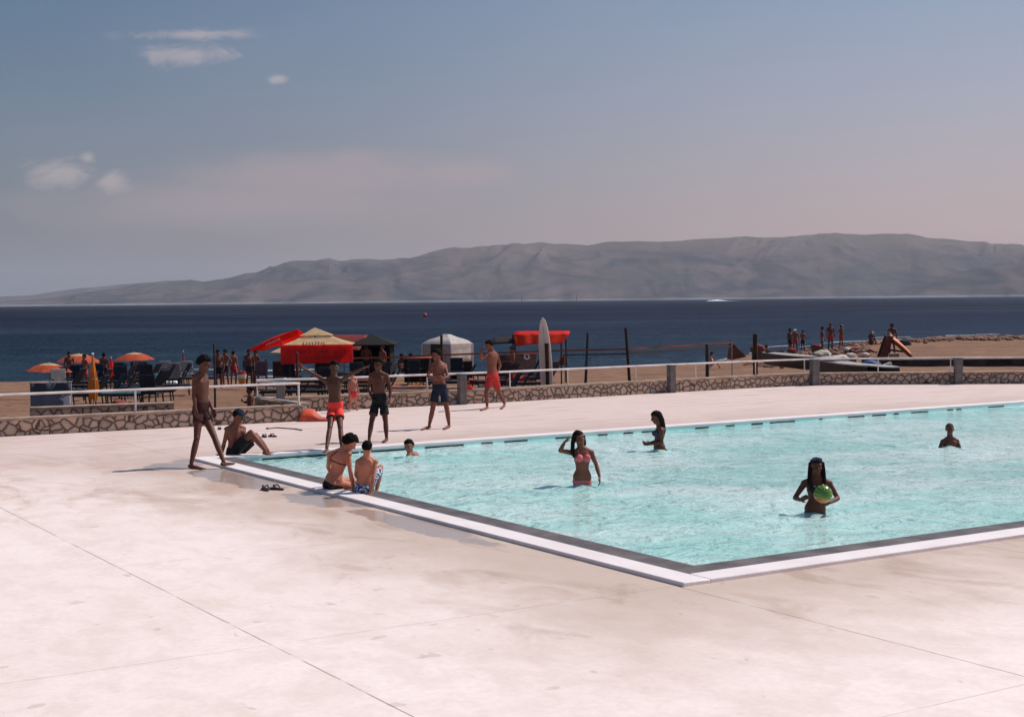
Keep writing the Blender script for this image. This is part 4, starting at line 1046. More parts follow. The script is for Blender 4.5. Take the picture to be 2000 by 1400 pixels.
# 11 woman in the pink bikini
D = 22.1
hp = lambda *a: [at(x, y, D + d) for x, y, d in a]
px_person('woman in a pink bikini wading with one hand lifted to her long brown hair', D, dict(
    head=(1131, 855.5), neck=(1137, 876.5), pelvis=(1137, 933), sL=(1121, 884.5, 0), sR=(1154.5, 884, .02), eL=(1094, 880, -.05), wL=(1102.5, 864, -.08), hL=(1110, 856, -.06),
    eR=(1165, 908, .02), wR=(1171, 931, -.08), hR=(1171.5, 944, -.12), pL=(1128, 941, 0), pR=(1147, 941, 0)), drop=dict(), skin='tan', s=.93, slim=.96, sex='f', hair='brown', hairstyle='long', face=(.42, -.88, -.1), front=(.15, -1, 0), headtilt=(-.25, 0, 1),
    base=gp(1137, 948, WATER_Z), wear=[('bikini_bottom', {}, cl_pink), ('bikini_top', dict(band=1.3), cl_pink),
    ('locks', dict(paths=[(hp((1121, 852, .02), (1118, 866, -.02), (1118.5, 880, -.08), (1121, 893, -.10)), .040, .018), (hp((1124, 848, -.03), (1119.5, 862, -.07), (1117, 876, -.10), (1117.5, 889, -.11)), .034, .014), (hp((1138, 850, .08), (1141, 864, .08), (1140, 876, .09), (1138, 888, .10)), .035, .014)]), None)])

# 12 woman in profile
D = 27.1
hp = lambda *a: [at(x, y, D + d) for x, y, d in a]
px_person('long haired woman with a white necklace wading and facing left', D, dict(
    head=(1281.5, 814.5), neck=(1288.5, 834), pelvis=(1288, 874), sL=(1284.5, 842, .12), sR=(1292, 842, -.14), eL=(1281, 862, .14), wL=(1266, 866, .04), hL=(1257, 864, 0),
    eR=(1292.5, 864.5, -.16), wR=(1270.5, 867, -.18), hR=(1260, 866.5, -.16), pL=(1285, 880, .07), pR=(1291, 880, -.07)), drop=dict(), skin='dark', s=.93, slim=.96, sex='f', hair='brown', hairstyle='long', face=(-1, -.1, 0), front=(-1, -.12, 0),
    base=gp(1287, 880, WATER_Z), wear=[('bikini_bottom', {}, cl_blueb), ('bikini_top', dict(band=1.2), cl_blueb), ('necklace', {}, cl_white),
    ('locks', dict(paths=[(hp((1288, 808, 0), (1294, 820, -.02), (1297, 832, -.02), (1299, 843, -.02)), .045, .012), (hp((1286, 805, .05), (1292, 818, .06), (1294.5, 830, .05), (1296.5, 840, .04)), .040, .014), (hp((1286, 806, -.05), (1292, 818, -.06), (1295, 830, -.06), (1297.5, 841, -.05)), .038, .014)]), None)])

# 13 boy at the right edge
D = 27.3
px_person('boy with short light hair standing shoulder deep near the right side of the pool', D, dict(
    head=(1855, 838), neck=(1855.5, 855), pelvis=(1856, 902), sL=(1841, 863, 0), sR=(1869, 862, 0), eL=(1834, 878, -.12), wL=(1838, 892, -.26), hL=(1842, 900, -.3), eR=(1876, 877, -.1), wR=(1872, 890, -.25), hR=(1868, 898, -.3),
    pL=(1849, 908, 0), pR=(1862, 908, 0)), drop=dict(), skin='dark', s=.86, hair='light', hairstyle='crop', face=(-.15, -1, 0), front=(0, -1, 0), base=gp(1856, 872, WATER_Z), wear=[('shorts', dict(len=.4, top=.12), cl_navy)])

# 14 woman with the ball
D = 19.0
hp = lambda *a: [at(x, y, D + d) for x, y, d in a]
px_person('long haired woman with blue sunglasses on her head holding a ball in the pool', D, dict(
    head=(1594.5, 910.5), neck=(1595, 934.5), pelvis=(1592, 995), sL=(1571, 944, .02), sR=(1619.5, 944.5, .02), eL=(1552.5, 972, -.02), wL=(1563, 976, -.22), hL=(1573, 971, -.30),
    eR=(1636.5, 973, -.03), wR=(1620, 981.5, -.22), hR=(1607, 985, -.27), pL=(1581.5, 1003, 0), pR=(1603, 1003, 0)), drop=dict(), skin='dark', s=.90, slim=.98, sex='f', hair='brown', hairstyle='long', face=(.05, -1, -.12), front=(0, -1, 0),
    base=gp(1593, 1003, WATER_Z), wear=[('bikini_bottom', {}, cl_blk_b), ('bikini_top', dict(band=1.2), cl_blk_b), ('sunglasses', {}, cl_sung),
    ('locks', dict(paths=[(hp((1584, 903, .03), (1581.5, 918, .0), (1580, 932, -.03), (1579.5, 946, -.08)), .034, .014), (hp((1605, 903, .03), (1608, 918, .0), (1610, 932, -.03), (1611, 944, -.08)), .034, .014), (hp((1589, 905, .09), (1588, 922, .09), (1587, 936, .09)), .045, .03), (hp((1600, 905, .09), (1602, 922, .09), (1603, 936, .09)), .045, .03)]), None)])
# the ball she holds
bc = at(1607.5, 964.5, D - .30)
ball = thing('beach_ball', bc, 'green and orange beach ball held by the woman with sunglasses', 'ball')
bmt, g, b = newmat('ball_green_orange')
tc = g.n('ShaderNodeTexCoord'); sx = g.n('ShaderNodeSeparateXYZ'); g.L.new(tc.outputs['Object'], sx.inputs[0])
ang = g.m('ARCTAN2', sx.outputs[2], sx.outputs[0]); rad_ = g.m('SQRT', g.m('ADD', g.m('MULTIPLY', sx.outputs[0], sx.outputs[0]), g.m('MULTIPLY', sx.outputs[2], sx.outputs[2])))
fan = g.m('SINE', g.m('MULTIPLY', ang, 13.0))
c = g.mix(g.step(fan, .1, .6), (.06, .14, .022), (.20, .30, .045))
c = g.mix(g.step(rad_, .05, .03), c, (.07, .15, .03))
c = g.mix(g.step(g.m('ADD', sx.outputs[2], g.m('MULTIPLY', sx.outputs[0], .25)), -.035, -.075, inv=False) if False else g.step(g.m('MULTIPLY', g.m('ADD', sx.outputs[2], g.m('MULTIPLY', sx.outputs[0], .25)), -1.0), .03, .075), c, (.55, .17, .04))
g.L.new(c, b.inputs['Base Color']); b.inputs['Roughness'].default_value = .25
k = MB(); k.sph(bc, .121, nu=36, nv=22); k.build('panels', bmt, ball)
k = MB(); k.lathe(bc + Vector((0, 0, .118)), [(.010, 0), (.010, .006), (.004, .008)], 10); k.build('valve', cl_white, ball)
# ------------------------------------------------------------------ small people on the beach
cols = [cl_black, cl_navy, cl_red2, mat('cloth_teal', (.02, .10, .11), .8), mat('cloth_tan', (.35, .25, .17), .8), cl_maroon]
def beach_person(label, px, D, H=1.7, ang=0, pose='stand', skin='dark', shorts=None, hair='black', style='short', group='people on the beach', z=None, sex='m', hat=None, lean=0, arms='down', rise=0):
    b0 = ground(px, D) if z is None else Vector((ground(px, D).x, D, z)); b0.z += rise
    R = Matrix.Rotation(ang, 3, 'Z')
    def P(x, y, zz): return b0 + R @ (Vector((x + lean * zz, y, zz)) * H)
    if pose == 'stand':
        J = dict(head=P(0, -.01, .925), neck=P(0, 0, .835), pelvis=P(0, 0, .535), sL=P(-.105, 0, .805), sR=P(.105, 0, .805), pL=P(-.05, 0, .50), pR=P(.05, 0, .50), kL=P(-.062, -.02, .285), kR=P(.066, .01, .285),
                 aL=P(-.07, .0, .045), aR=P(.075, .035, .045), tL=P(-.08, -.09, .008), tR=P(.085, -.055, .008))
        if arms == 'down': J.update(eL=P(-.135, .01, .64), wL=P(-.14, -.04, .50), hL=P(-.14, -.06, .42), eR=P(.135, .01, .64), wR=P(.14, -.04, .50), hR=P(.14, -.06, .42))
        elif arms == 'hips': J.update(eL=P(-.19, .04, .66), wL=P(-.11, -.02, .58), hL=P(-.07, -.04, .56), eR=P(.19, .04, .66), wR=P(.11, -.02, .58), hR=P(.07, -.04, .56))
        else: J.update(eL=P(-.13, -.06, .68), wL=P(-.05, -.14, .72), hL=P(0, -.16, .76), eR=P(.14, .0, .64), wR=P(.13, -.08, .52), hR=P(.12, -.1, .46))
    elif pose == 'sit':
        J = dict(head=P(0, -.03, .475), neck=P(0, .0, .385), pelvis=P(0, .06, .085), sL=P(-.10, 0, .355), sR=P(.10, 0, .355), pL=P(-.05, .04, .07), pR=P(.05, .04, .07), kL=P(-.07, -.16, .245), kR=P(.07, -.15, .25),
                 aL=P(-.06, -.30, .045), aR=P(.07, -.29, .045), tL=P(-.06, -.40, .01), tR=P(.07, -.39, .01), eL=P(-.13, -.04, .22), wL=P(-.09, -.16, .24), hL=P(-.05, -.22, .25), eR=P(.13, -.04, .22), wR=P(.09, -.16, .25), hR=P(.05, -.21, .25))
    else:  # lying on the sand
        J = dict(head=P(.42, 0, .09), neck=P(.33, 0, .07), pelvis=P(.03, 0, .065), sL=P(.30, -.10, .06), sR=P(.30, .10, .06), pL=P(.01, -.05, .06), pR=P(.01, .05, .06), kL=P(-.20, -.06, .09), kR=P(-.20, .06, .13), aL=P(-.42, -.06, .04), aR=P(-.40, .07, .04),
                 tL=P(-.46, -.07, .10), tR=P(-.44, .09, .10), eL=P(.18, -.16, .04), wL=P(.06, -.15, .04), hL=P(0, -.14, .04), eR=P(.18, .16, .04), wR=P(.06, .15, .04), hR=P(0, .14, .04))
    fc = R @ Vector((0, -1, 0))
    kw = dict(front=R @ Vector((0, 0, 1)), face=R @ Vector((0, 0, 1))) if pose == 'lie' else dict(face=fc, front=fc)
    wear = [('shorts', dict(len=.45 if sex == 'm' else .12, top=.14 if sex == 'm' else .06, flare=.015 if sex == 'm' else .002), shorts or cols[0])]
    if sex == 'f': wear.append(('bikini_top', dict(band=1.4), shorts or cols[0]))
    if hat: wear.append(('cap', {}, hat))
    return person(label, b0, J, skin=skin, s=H / 1.75, sex=sex, hair=hair, hairstyle=style, wear=wear, voxel=.017, eyes=False, group=group, **kw)

hatw = mat('straw_hat', (.55, .45, .28), .8); hatr = mat('red_cap', (.45, .05, .04), .8)
BP = [
 ('dark haired man with the darkest back, first of three standing by the striped bag', 427, 62, 1.74, .3, dict(arms='front', z=-.95)),
 ('man in the middle of three standing by the striped bag', 441, 64, 1.68, -.6, dict(arms='hips', shorts=cols[1], skin='tan')),
 ('shorter man with sunlit shoulders standing next to the striped bag', 457, 66, 1.60, 2.6, dict(skin='mid', shorts=cols[2])),
 ('taller of the pair standing between the striped bag and the white rail corner', 487, 63, 1.66, .4, dict(arms='front', shorts=cols[1])),
 ('slimmer one of the pair standing left of the purple chair', 500, 65, 1.62, -.4, dict(skin='tan')),
 ('person standing in the shade under the left open parasol', 136, 70, 1.70, .5, dict(shorts=cols[1])),
 ('person in red standing beside the closed yellow parasol', 166, 66, 1.58, -.7, dict(shorts=cols[2], skin='tan', arms='hips')),
 ('dark standing figure between the closed yellow and closed orange parasols', 204, 68, 1.62, 2.9, dict(shorts=cols[1])),
 ('person standing under the dark thatched kiosk roof', 716, 63, 1.72, .2, dict(z=-.75, arms='front')),
 ('person leaning by the right post of the dark kiosk', 748, 62, 1.66, -.8, dict(z=-.75, skin='tan')),
 ('person standing at the corner of the counter under the orange awning', 1001, 60, 1.66, -1.2, dict(skin='mid', shorts=cols[0], arms='front')),
 ('heavy man on the left of the trio standing behind the first dark boat', 1543, 101, 1.78, .6, dict(shorts=cols[0])),
 ('person in a white cap in the middle of the trio behind the first dark boat', 1553, 99, 1.74, -.4, dict(hat=cl_white, shorts=cols[2], skin='tan')),
 ('person with a pale shoulder bag on the right of the trio behind the first boat', 1568, 100, 1.55, -.9, dict(skin='tan', shorts=cols[1], arms='hips')),
 ('slim person on the left of three standing on the spit', 1606, 100, 1.72, 1.0, dict(shorts=cols[4])),
 ('tallest person in the middle of three standing on the spit', 1622, 99, 1.92, .1, dict(hair='light', shorts=cols[2])),
 ('person in a pale cap on the right of three standing on the spit', 1643, 100, 1.62, 1.9, dict(hat=hatw, shorts=cols[2], skin='tan', arms='hips')),
]
for lb, px, D, H, a, kw in BP: beach_person(lb, px, D, H, a, **kw)
beach_person('woman sitting at the far edge of the spit in a straw coloured hat', 1702, 98, 1.75, .2, 'sit', hat=hatw, sex='f', shorts=cols[1])
beach_person('dark haired woman sitting between the thick wooden post and the first boat', 1497, 92, 1.72, -.6, 'sit', style='bob', sex='f', shorts=cols[2], skin='tan')
beach_person('sunbather with pale shoulders sitting in front of the thin net post', 1389, 84, 1.70, 1.4, 'sit', skin='rosy', sex='f', shorts=cl_white)
beach_person('person sitting on the orange mat near the white tent', 802, 66, 1.65, .5, 'sit', skin='dark', rise=.45, shorts=cols[2])
beach_person('second person sitting on the orange mat near the white tent', 786, 67, 1.65, -.5, 'sit', skin='dark', rise=.45, shorts=cols[1])
beach_person('person standing at the top of the water slide frame', 1742, 75.5, 1.72, -.5, skin='dark', shorts=cols[0], style='bob')
beach_person('child sitting on the sand right behind the low gap rail', 490, 41, 1.55, -1.3, 'stand', shorts=cols[1], z=-1.12, skin='dark', arms='front')
for i, (px, D, a, sk_, lb) in enumerate([(1476, 80, .1, 'rosy', 'sunbather lying beside the thick wooden post'), (1668, 88, .3, 'mid', 'sunbather lying on the spit nearest to the boats'), (1688, 80, 3.0, 'tan', 'sunbather lying left of the slide legs'), (1655, 76, .1, 'fair', 'fair sunbather lying right behind the dark boats'), (700, 47, .3, 'mid', 'sunbather lying on the red bench mat')]):
    beach_person(lb, px, D, 1.65, a, 'lie', skin=sk_, shorts=cols[(i * 2) % 6], group='people lying on the beach')

# ------------------------------------------------------------------ open parasols
orange = fabric('parasol_orange', (.62, .12, .055), .4, var=.15); cream = fabric('parasol_cream', (.62, .42, .235), .3); pole_m = mat('parasol_pole', (.45, .42, .38), .4, metal=.3); yellow = fabric('parasol_yellow', (.72, .27, .045), .35, var=.15)
redc = fabric('canvas_red', (.96, .060, .050), .62, vscale=2); dred = mat('canvas_dark_red', (.16, .022, .018), .8); dkbr = mat('dark_stained_wood', (.010, .008, .007), .85, var=.2); wood = mat('weathered_wood', (.060, .028, .020), .85, var=.25, vscale=4, bump=.3)
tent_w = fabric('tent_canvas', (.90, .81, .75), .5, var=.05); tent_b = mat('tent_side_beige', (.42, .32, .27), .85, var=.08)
def parasol(label, px, yt, D, W_, gz_=None, tilt=0, grp='open orange parasols'):
    top = at(px, yt, D); gr = ground(px, D); h = top.z - gr.z
    o = thing('beach_parasol', Vector((top.x, D, gr.z)), label, 'parasol', grp)
    B = Vector((top.x, D, gr.z)); R_ = W_ / 2
    k = MB(); k.tube([B, B + Vector((0, 0, h))], .022, 8); k.build('pole', pole_m, o)
    rise_ = W_ * .185
    def canopy(mb, r0, r1, t_=.006):
        n = 8; sub = 4
        for side_, dz in ((0, 0), (1, -t_)):
            vs = []; rows = 6; cols_ = n * sub
            for j in range(rows + 1):
                r = r0 + (r1 - r0) * j / rows
                for i in range(cols_):
                    a = 2 * PI * i / cols_; sag = .03 * W_ * (r) * abs(math.sin(a * n / 2)); rr_ = R_ * r * (1 - .045 * abs(math.sin(a * n / 2)) * r)
                    vs.append(B + Vector((rr_ * math.cos(a), rr_ * math.sin(a), h - rise_ * r ** 1.75 + sag * .3 + dz + tilt * rr_ * math.cos(a))))
            fs = [(j * cols_ + i, j * cols_ + (i + 1) % cols_, (j + 1) * cols_ + (i + 1) % cols_, (j + 1) * cols_ + i) for j in range(rows) for i in range(cols_)]
            mb.add(vs, fs)
    k = MB(); canopy(k, .02, .42); k.build('canopy_top', cream, o, fix=False)
    k = MB(); canopy(k, .42, 1.0); k.build('canopy_rim', orange, o, fix=False)
    k = MB(); k.lathe(B + Vector((0, 0, h - .01)), [(.03, 0), (.022, .03), (.008, .07)], 8); k.build('finial', pole_m, o)
    for i in range(8):
        a = 2 * PI * i / 8; k = MB(); k.tube([B + Vector((.03 * math.cos(a), .03 * math.sin(a), h - .04)), B + Vector((R_ * .55 * math.cos(a), R_ * .55 * math.sin(a), h - rise_ * .35 - .02 + tilt * R_ * .55 * math.cos(a))), B + Vector((R_ * .98 * math.cos(a), R_ * .98 * math.sin(a), h - rise_ * .97 - .02 + tilt * R_ * math.cos(a)))], .006, 5)
        k.build('rib', pole_m, o)
    return o
parasol('open orange parasol with a pale top left of the closed yellow one', 154, 691, 74, 2.3, tilt=-.03)
parasol('open orange parasol standing on its own in the middle of the left beach', 262, 688.5, 74, 2.1, tilt=.02)
parasol('lower open orange parasol cut by the left border of the scene', 96, 709, 60, 1.9, tilt=-.05)
def closed(label, px, yt, yb, D, mtl, wmax, grp=None, mtl2=None):
    top = at(px, yt, D); low = at(px, yb, D); gr = ground(px, D)
    o = thing('closed_parasol', Vector((top.x, D, gr.z)), label, 'parasol', grp); B = Vector((top.x, D, 0))
    k = MB(); k.tube([Vector((top.x, D, gr.z)), Vector((top.x, D, top.z))], .022, 8); k.build('pole', pole_m, o)
    k = MB(); H_ = top.z - low.z; n = 28; vs = []; rows = 14
    for j in range(rows + 1):
        t = j / rows; r = wmax / 2 * (.12 + .88 * min(1, t / .72) ** 1.1) * (1 if t < .72 else 1 - 1.7 * (t - .72))
        for i in range(n):
            a = 2 * PI * i / n; rr_ = r * (1 + .22 * math.cos(a * 7) * min(1, t * 2)); vs.append(Vector((top.x + rr_ * math.cos(a), D + rr_ * math.sin(a), top.z - H_ * t + .05 * math.sin(a * 3) * t)))
    k.add(vs, [(j * n + i, j * n + (i + 1) % n, (j + 1) * n + (i + 1) % n, (j + 1) * n + i) for j in range(rows) for i in range(n)] + [tuple(range(n))])
    k.build('furled_canopy', mtl, o)
    k = MB(); tz = top.z - H_ * .55; k.lathe((top.x, D, tz), [(wmax * .44, 0), (wmax * .44, .04)], 14, cap=False); k.build('tie_strap', mtl2 or cream, o)
    k = MB(); k.sph((top.x, D, top.z + .01), .035); k.build('finial', cl_white, o)
    return o
closed('tall furled yellow parasol rising in front of the left beach behind the wall', 181, 692, 782, 38, yellow, .26)
closed('furled orange parasol between the two open parasols', 217, 699, 744, 68, redc, .42)
closed('furled striped parasol rising against the sea left of the tall walker', 358, 686, 729, 76, mat('parasol_brown', (.22, .09, .04), .8), .24)

# big square parasol with a red banner -------------------------------------
D = 60; cx = at(606, 642, D); gr = ground(612, D); zt = cx.z; ze = at(606, 674, D).z; zb = at(606, 709, D).z
o = thing('banner_parasol', Vector((cx.x, D, gr.z)), 'large square cream parasol with a deep red banner hanging below its eave', 'parasol')
xl, xr = at(548, 690, D).x, at(689, 690, D).x; hw = 1.52; cxx = (xl + xr) / 2
A_ = Vector((cx.x - .05, D + 1.4, 0))
k = MB(); ap = Vector((cx.x, D + 1.4, zt)); e4 = [Vector((xl + .03, D, ze)), Vector((xr - .03, D, ze)), Vector((xr - .2, D + 2.8, ze)), Vector((xl + .03, D + 2.8, ze))]
def roofgrid(mb, p0, p1, apx, t0, t1, n=8, m=6, sag=.07):
    def fn(s, t):
        tt_ = t0 + (t1 - t0) * t; a = p0.lerp(p1, s); q = a.lerp(apx, tt_); q.z -= sag * math.sin(PI * tt_) ; return q
    mb.grid(fn, n, m)
for i in range(4): roofgrid(k, e4[i], e4[(i + 1) % 4], ap, 0, .56)
k.build('canopy', cream, o, fix=False)
k = MB()
ap2 = ap + Vector((0, 0, .03))
for i in range(4): roofgrid(k, e4[i] + Vector((0, 0, .05)), e4[(i + 1) % 4] + Vector((0, 0, .05)), ap2, .54, 1.0, sag=.03)
k.build('vent_cap', cream, o, fix=False)
ban = MB()
def bfn(s, t):
    x = xl + (xr - xl) * s; z = ze + .02 - (ze - zb + .02) * t * (1 + .05 * (1 - s)); y = D - .03 + .04 * math.sin(s * 19) * t + .02 * noise.noise(Vector((s * 7, t * 3, 1)))
    return Vector((x, y, z))
ban.grid(bfn, 60, 12)
bo = ban.build('banner', redc, o, fix=False); so = bo.modifiers.new('s', 'SOLIDIFY'); so.thickness = .006
drk = mat('banner_lettering', (.30, .022, .020), .8)
rnd = random.Random(5); k = MB()
for ln_, (z_, x0, x1, hh_) in enumerate(((.62, .20, .95, .085), (.28, .28, .80, .07))):
    x = x0
    while x < x1:
        w_ = rnd.uniform(.012, .03); X0 = xl + (xr - xl) * x; W1 = (xr - xl) * w_
        if rnd.random() > .16:
            zc = zb + (ze - zb) * z_
            s_ = rnd.random()
            k.box((X0 + W1 * .2, D - .085, zc), (W1 * .28, .004, hh_))
            k.box((X0 + W1 * .55, D - .085, zc + hh_ * (.4 if s_ > .5 else -.4)), (W1 * .6, .004, hh_ * .25))
            if s_ > .35: k.box((X0 + W1 * .9, D - .085, zc), (W1 * .2, .004, hh_ * .8))
        x += w_ * 1.5
k.build('lettering', drk, bo, smooth=False)
k = MB(); x = .32                                         # white blurred lettering with dark outline over the eave
while x < .60:
    X0 = xl + (xr - xl) * x; k.box((X0, D - .06, ze + .06), (.055, .01, rnd.uniform(.08, .12))); k.box((X0 + .04, D - .06, ze + rnd.choice((.02, .1))), (.05, .01, .03)); x += .042
k.build('eave_lettering', mat('letter_pink_white', (.72, .45, .40), .8), o, smooth=False)
k = MB()
for x in (.315, .605): k.box((xl + (xr - xl) * x, D - .05, ze + .05), (.035, .01, .15))
k.build('eave_lettering', dred, o, smooth=False)
k = MB(); k.tube([Vector((cx.x, D + 1.4, gr.z - .1)), ap], .035, 10); k.build('pole', dark, o)
for x in (566, 672):
    q = at(x, 712, D); k = MB(); k.tube([Vector((q.x, D + .05, gr.z - .1)), Vector((q.x, D + .05, ze))], .022, 8); k.build('corner_post', dark, o)

# tilted red parasol behind on the left
D = 66; o = thing('tilted_parasol', ground(560, D), 'tilted bright red parasol with small white lettering left of the cream one', 'parasol')
a = at(483, 684, D); b_ = at(583, 642, D); c2 = at(548, 690, D)
k = MB()
def tf(s, t):
    q = a.lerp(b_, s); d = (c2 - a).lerp(Vector((.55, 0, -1.1)), s) * (t * .95) * .38; q = q + d + Vector((0, 1.9 * (t - .15), .30 * math.sin(PI * s) * math.sin(PI * t)))
    q.z += .06 * math.sin(s * 9) * t; return q
k.grid(tf, 20, 12); co = k.build('canopy', redc, o, fix=False); so = co.modifiers.new('s', 'SOLIDIFY'); so.thickness = .02
k = MB(); pts_ = [a + Vector((0, -.03, -.01)), a.lerp(b_, .3) + Vector((0, -.03, -.05)), a.lerp(b_, .62) + Vector((0, -.03, -.05)), b_ + Vector((0, -.03, 0))]
k.grid(lambda s, t: a.lerp(b_, s) + Vector((0, -.05 + .03 * math.sin(s * 11), -.30 * t * (.35 + .65 * s))), 20, 4); vo_ = k.build('valance', redc, o, fix=False); so = vo_.modifiers.new('s', 'SOLIDIFY'); so.thickness = .01
k = MB()
for i in range(9):
    s_ = .38 + i * .032; q = a.lerp(b_, s_) + Vector((0, -.12, -.11)); k.box(q, (.05, .004, .07 + .02 * (i % 3)), ry=-.35)
k.build('lettering', mat('letter_white', (.75, .68, .66), .8), vo_, smooth=False)
k = MB(); m_ = a.lerp(b_, .62); k.tube([ground(556, D), Vector((m_.x, D + .8, m_.z))], .03, 8); k.build('pole', pole_m, o)
o = thing('beach_parasol', ground(545, 64), 'cream corner of a parasol peeping out left of the red banner', 'parasol')
k = MB(); q = at(548, 676, 64); e0 = at(528, 688, 64); k.add([e0, at(552, 689, 64), q + Vector((.3, .9, .1)), e0 + Vector((0, 1.6, 0)), at(552, 689, 64) + Vector((0, 1.6, 0))], [(0, 1, 2), (0, 2, 3), (1, 4, 2)]); cc_ = k.build('canopy', cream, o, smooth=False); so = cc_.modifiers.new('s', 'SOLIDIFY'); so.thickness = .02
k = MB(); k.tube([ground(548, 64) + Vector((0, .8, 0)), q + Vector((.2, .8, .05))], .025, 8); k.build('pole', pole_m, o)

# dark kiosk with hipped roof + dark red lean-to -----------------------------
D = 63; g0 = Vector((ground(726, D).x, D, -.80)); o = thing('dark_kiosk', g0, 'dark wooden kiosk with a low hipped roof and a dull red lean-to awning', 'kiosk')
xa, xb = at(690, 700, D).x, at(762, 700, D).x; zr = at(726, 654, D).z; zev = at(726, 673, D).z
ap = Vector((at(722, 654, D).x, D + 1.1, zr)); ov = .22
e4 = [Vector((xa - ov, D - .2, zev)), Vector((xb + ov, D - .2, zev)), Vector((xb + ov, D + 2.4, zev)), Vector((xa - ov, D + 2.4, zev))]
k = MB(); k.add(e4 + [ap] + [v - Vector((0, 0, .08)) for v in e4], [(0, 1, 4), (1, 2, 4), (2, 3, 4), (3, 0, 4), (0, 5, 6, 1), (1, 6, 7, 2), (2, 7, 8, 3), (3, 8, 5, 0), (8, 7, 6, 5)]); k.build('roof', dkbr, o, smooth=False)
k = MB(); k.box(((xa + xb) / 2, D + 2.2, (zev + g0.z) / 2), (xb - xa, .06, zev - g0.z - .02)); k.build('back_wall', dkbr, o)
k = MB(); k.box((xa + .04, D + 1.1, (zev + g0.z) / 2), (.06, 2.1, zev - g0.z - .02)); k.build('side_wall', dkbr, o)
k = MB(); k.box((xb - .04, D + 1.1, (zev + g0.z) / 2), (.06, 2.1, zev - g0.z - .02)); k.build('side_wall', dkbr, o)
k = MB(); k.box(((xa + xb) / 2, D + .25, g0.z + .5), (xb - xa - .2, .5, 1.0)); k.build('counter', dkbr, o, bevel=.01)
for x in (xa + .05, xb - .05): k = MB(); k.box((x, D + .02, (zev + g0.z) / 2), (.09, .09, zev - g0.z - .02)); k.build('post', dkbr, o)
k = MB(); a = at(643, 655, D + 1); b_ = at(718, 655, D + 1); k.grid(lambda s, t: a.lerp(b_, s) + Vector((-.2 * t, -1.6 * t, -.62 * t)), 8, 6); r_ = k.build('awning', dred, o, fix=False); so = r_.modifiers.new('s', 'SOLIDIFY'); so.thickness = .03

# white tent -----------------------------------------------------------------
D = 70; x0, x1 = at(821, 700, D).x, at(922, 700, D).x; xm = at(881, 700, D).x; zE = at(870, 672.5, D).z; zT = at(870, 654, D).z; zG = at(870, 746, D).z - .15
o = thing('white_tent', Vector(((x0 + x1) / 2, D + 1.2, zG)), 'white gazebo tent with a bright peaked roof and half rolled side walls', 'tent')
# corner towards the camera at x = xm; left face recedes left, right face recedes right
C0 = Vector((xm, D, 0)); CL = Vector((x0, D + 1.5, 0)); C1 = Vector((x1, D + 1.15, 0)); CB = CL + C1 - C0
def up3(v, z): return Vector((v.x, v.y, z))
corners = [C0, C1, CB, CL]; ctr = (C0 + CB) / 2; apx = up3(ctr, zT + .02)
k = MB()
for i in range(4):
    p0, p1 = up3(corners[i], zE), up3(corners[(i + 1) % 4], zE)
    def fn(s, t, p0=p0, p1=p1):
        q = p0.lerp(p1, s).lerp(apx, t * .86); q.z = zE + (zT - zE) * (t ** .82 + .05 * math.sin(t * PI * 2)); return q
    k.grid(fn, 10, 8)
tp = [up3(c_, zE).lerp(apx, .86) for c_ in corners]
for v in tp: v.z = zT
k.add(tp, [(0, 1, 2, 3)])
k.build('roof', tent_w, o, fix=False)
def panel(a, b_, s0, s1, z0, z1, m_, nm):
    k = MB(); p = a.lerp(b_, s0); q = a.lerp(b_, s1)
    k.grid(lambda s, t: up3(p.lerp(q, s), z0 + (z1 - z0) * t) + Vector((0, .03 * math.sin(s * 14) * (1 - t), 0)), 12, 6); r = k.build(nm, m_, o, fix=False); so = r.modifiers.new('s', 'SOLIDIFY'); so.thickness = .01; return r
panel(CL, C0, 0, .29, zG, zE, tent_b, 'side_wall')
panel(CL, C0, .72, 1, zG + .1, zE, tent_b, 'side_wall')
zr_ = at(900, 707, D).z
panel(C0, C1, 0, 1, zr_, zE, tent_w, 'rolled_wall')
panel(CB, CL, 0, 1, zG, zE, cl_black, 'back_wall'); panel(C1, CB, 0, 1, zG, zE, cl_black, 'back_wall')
for c_ in corners: k = MB(); k.tube([up3(c_, zG), up3(c_, zE)], .03, 8); k.build('leg', rail_m, o)
k = MB(); a_ = up3(C0.lerp(C1, .02), zE - .01); b_ = up3(C0.lerp(C1, .98), zE - .01)
for i in range(13): p = C0.lerp(C1, (i + .5) / 13); k.ell(up3(p, zE - .02) + Vector((0, -.02, 0)), ((.08, 0, 0), (0, .015, 0), (0, 0, .05)), nu=8, nv=5)
k.build('scalloped_edge', tent_w, o)

# awning bar on the right of the tent ---------------------------------------
D = 62; g0 = ground(1050, D); o = thing('awning_bar', g0, 'beach bar with a long drooping orange red awning and a beige counter', 'kiosk')
a0, a1 = at(1002, 653, D), at(1112, 652, D); b0, b1 = at(1008, 676, D), at(1098, 671, D)
k = MB(); k.grid(lambda s, t: a0.lerp(a1, s).lerp(b0.lerp(b1, s), t) + Vector((0, -.25 * t + .03 * math.sin(s * 23), -.05 * math.sin(PI * s) * (-1) * t)), 40, 8); r_ = k.build('awning_valance', fabric('awning_orange', (.90, .085, .035), .5, vscale=2), o, fix=False); so = r_.modifiers.new('s', 'SOLIDIFY'); so.thickness = .01
k = MB(); k.grid(lambda s, t: a0.lerp(a1, s) + Vector((.1 * t, 1.8 * t, .10 * t)), 8, 6); r_ = k.build('awning_roof', redc, o, fix=False); so = r_.modifiers.new('s', 'SOLIDIFY'); so.thickness = .02
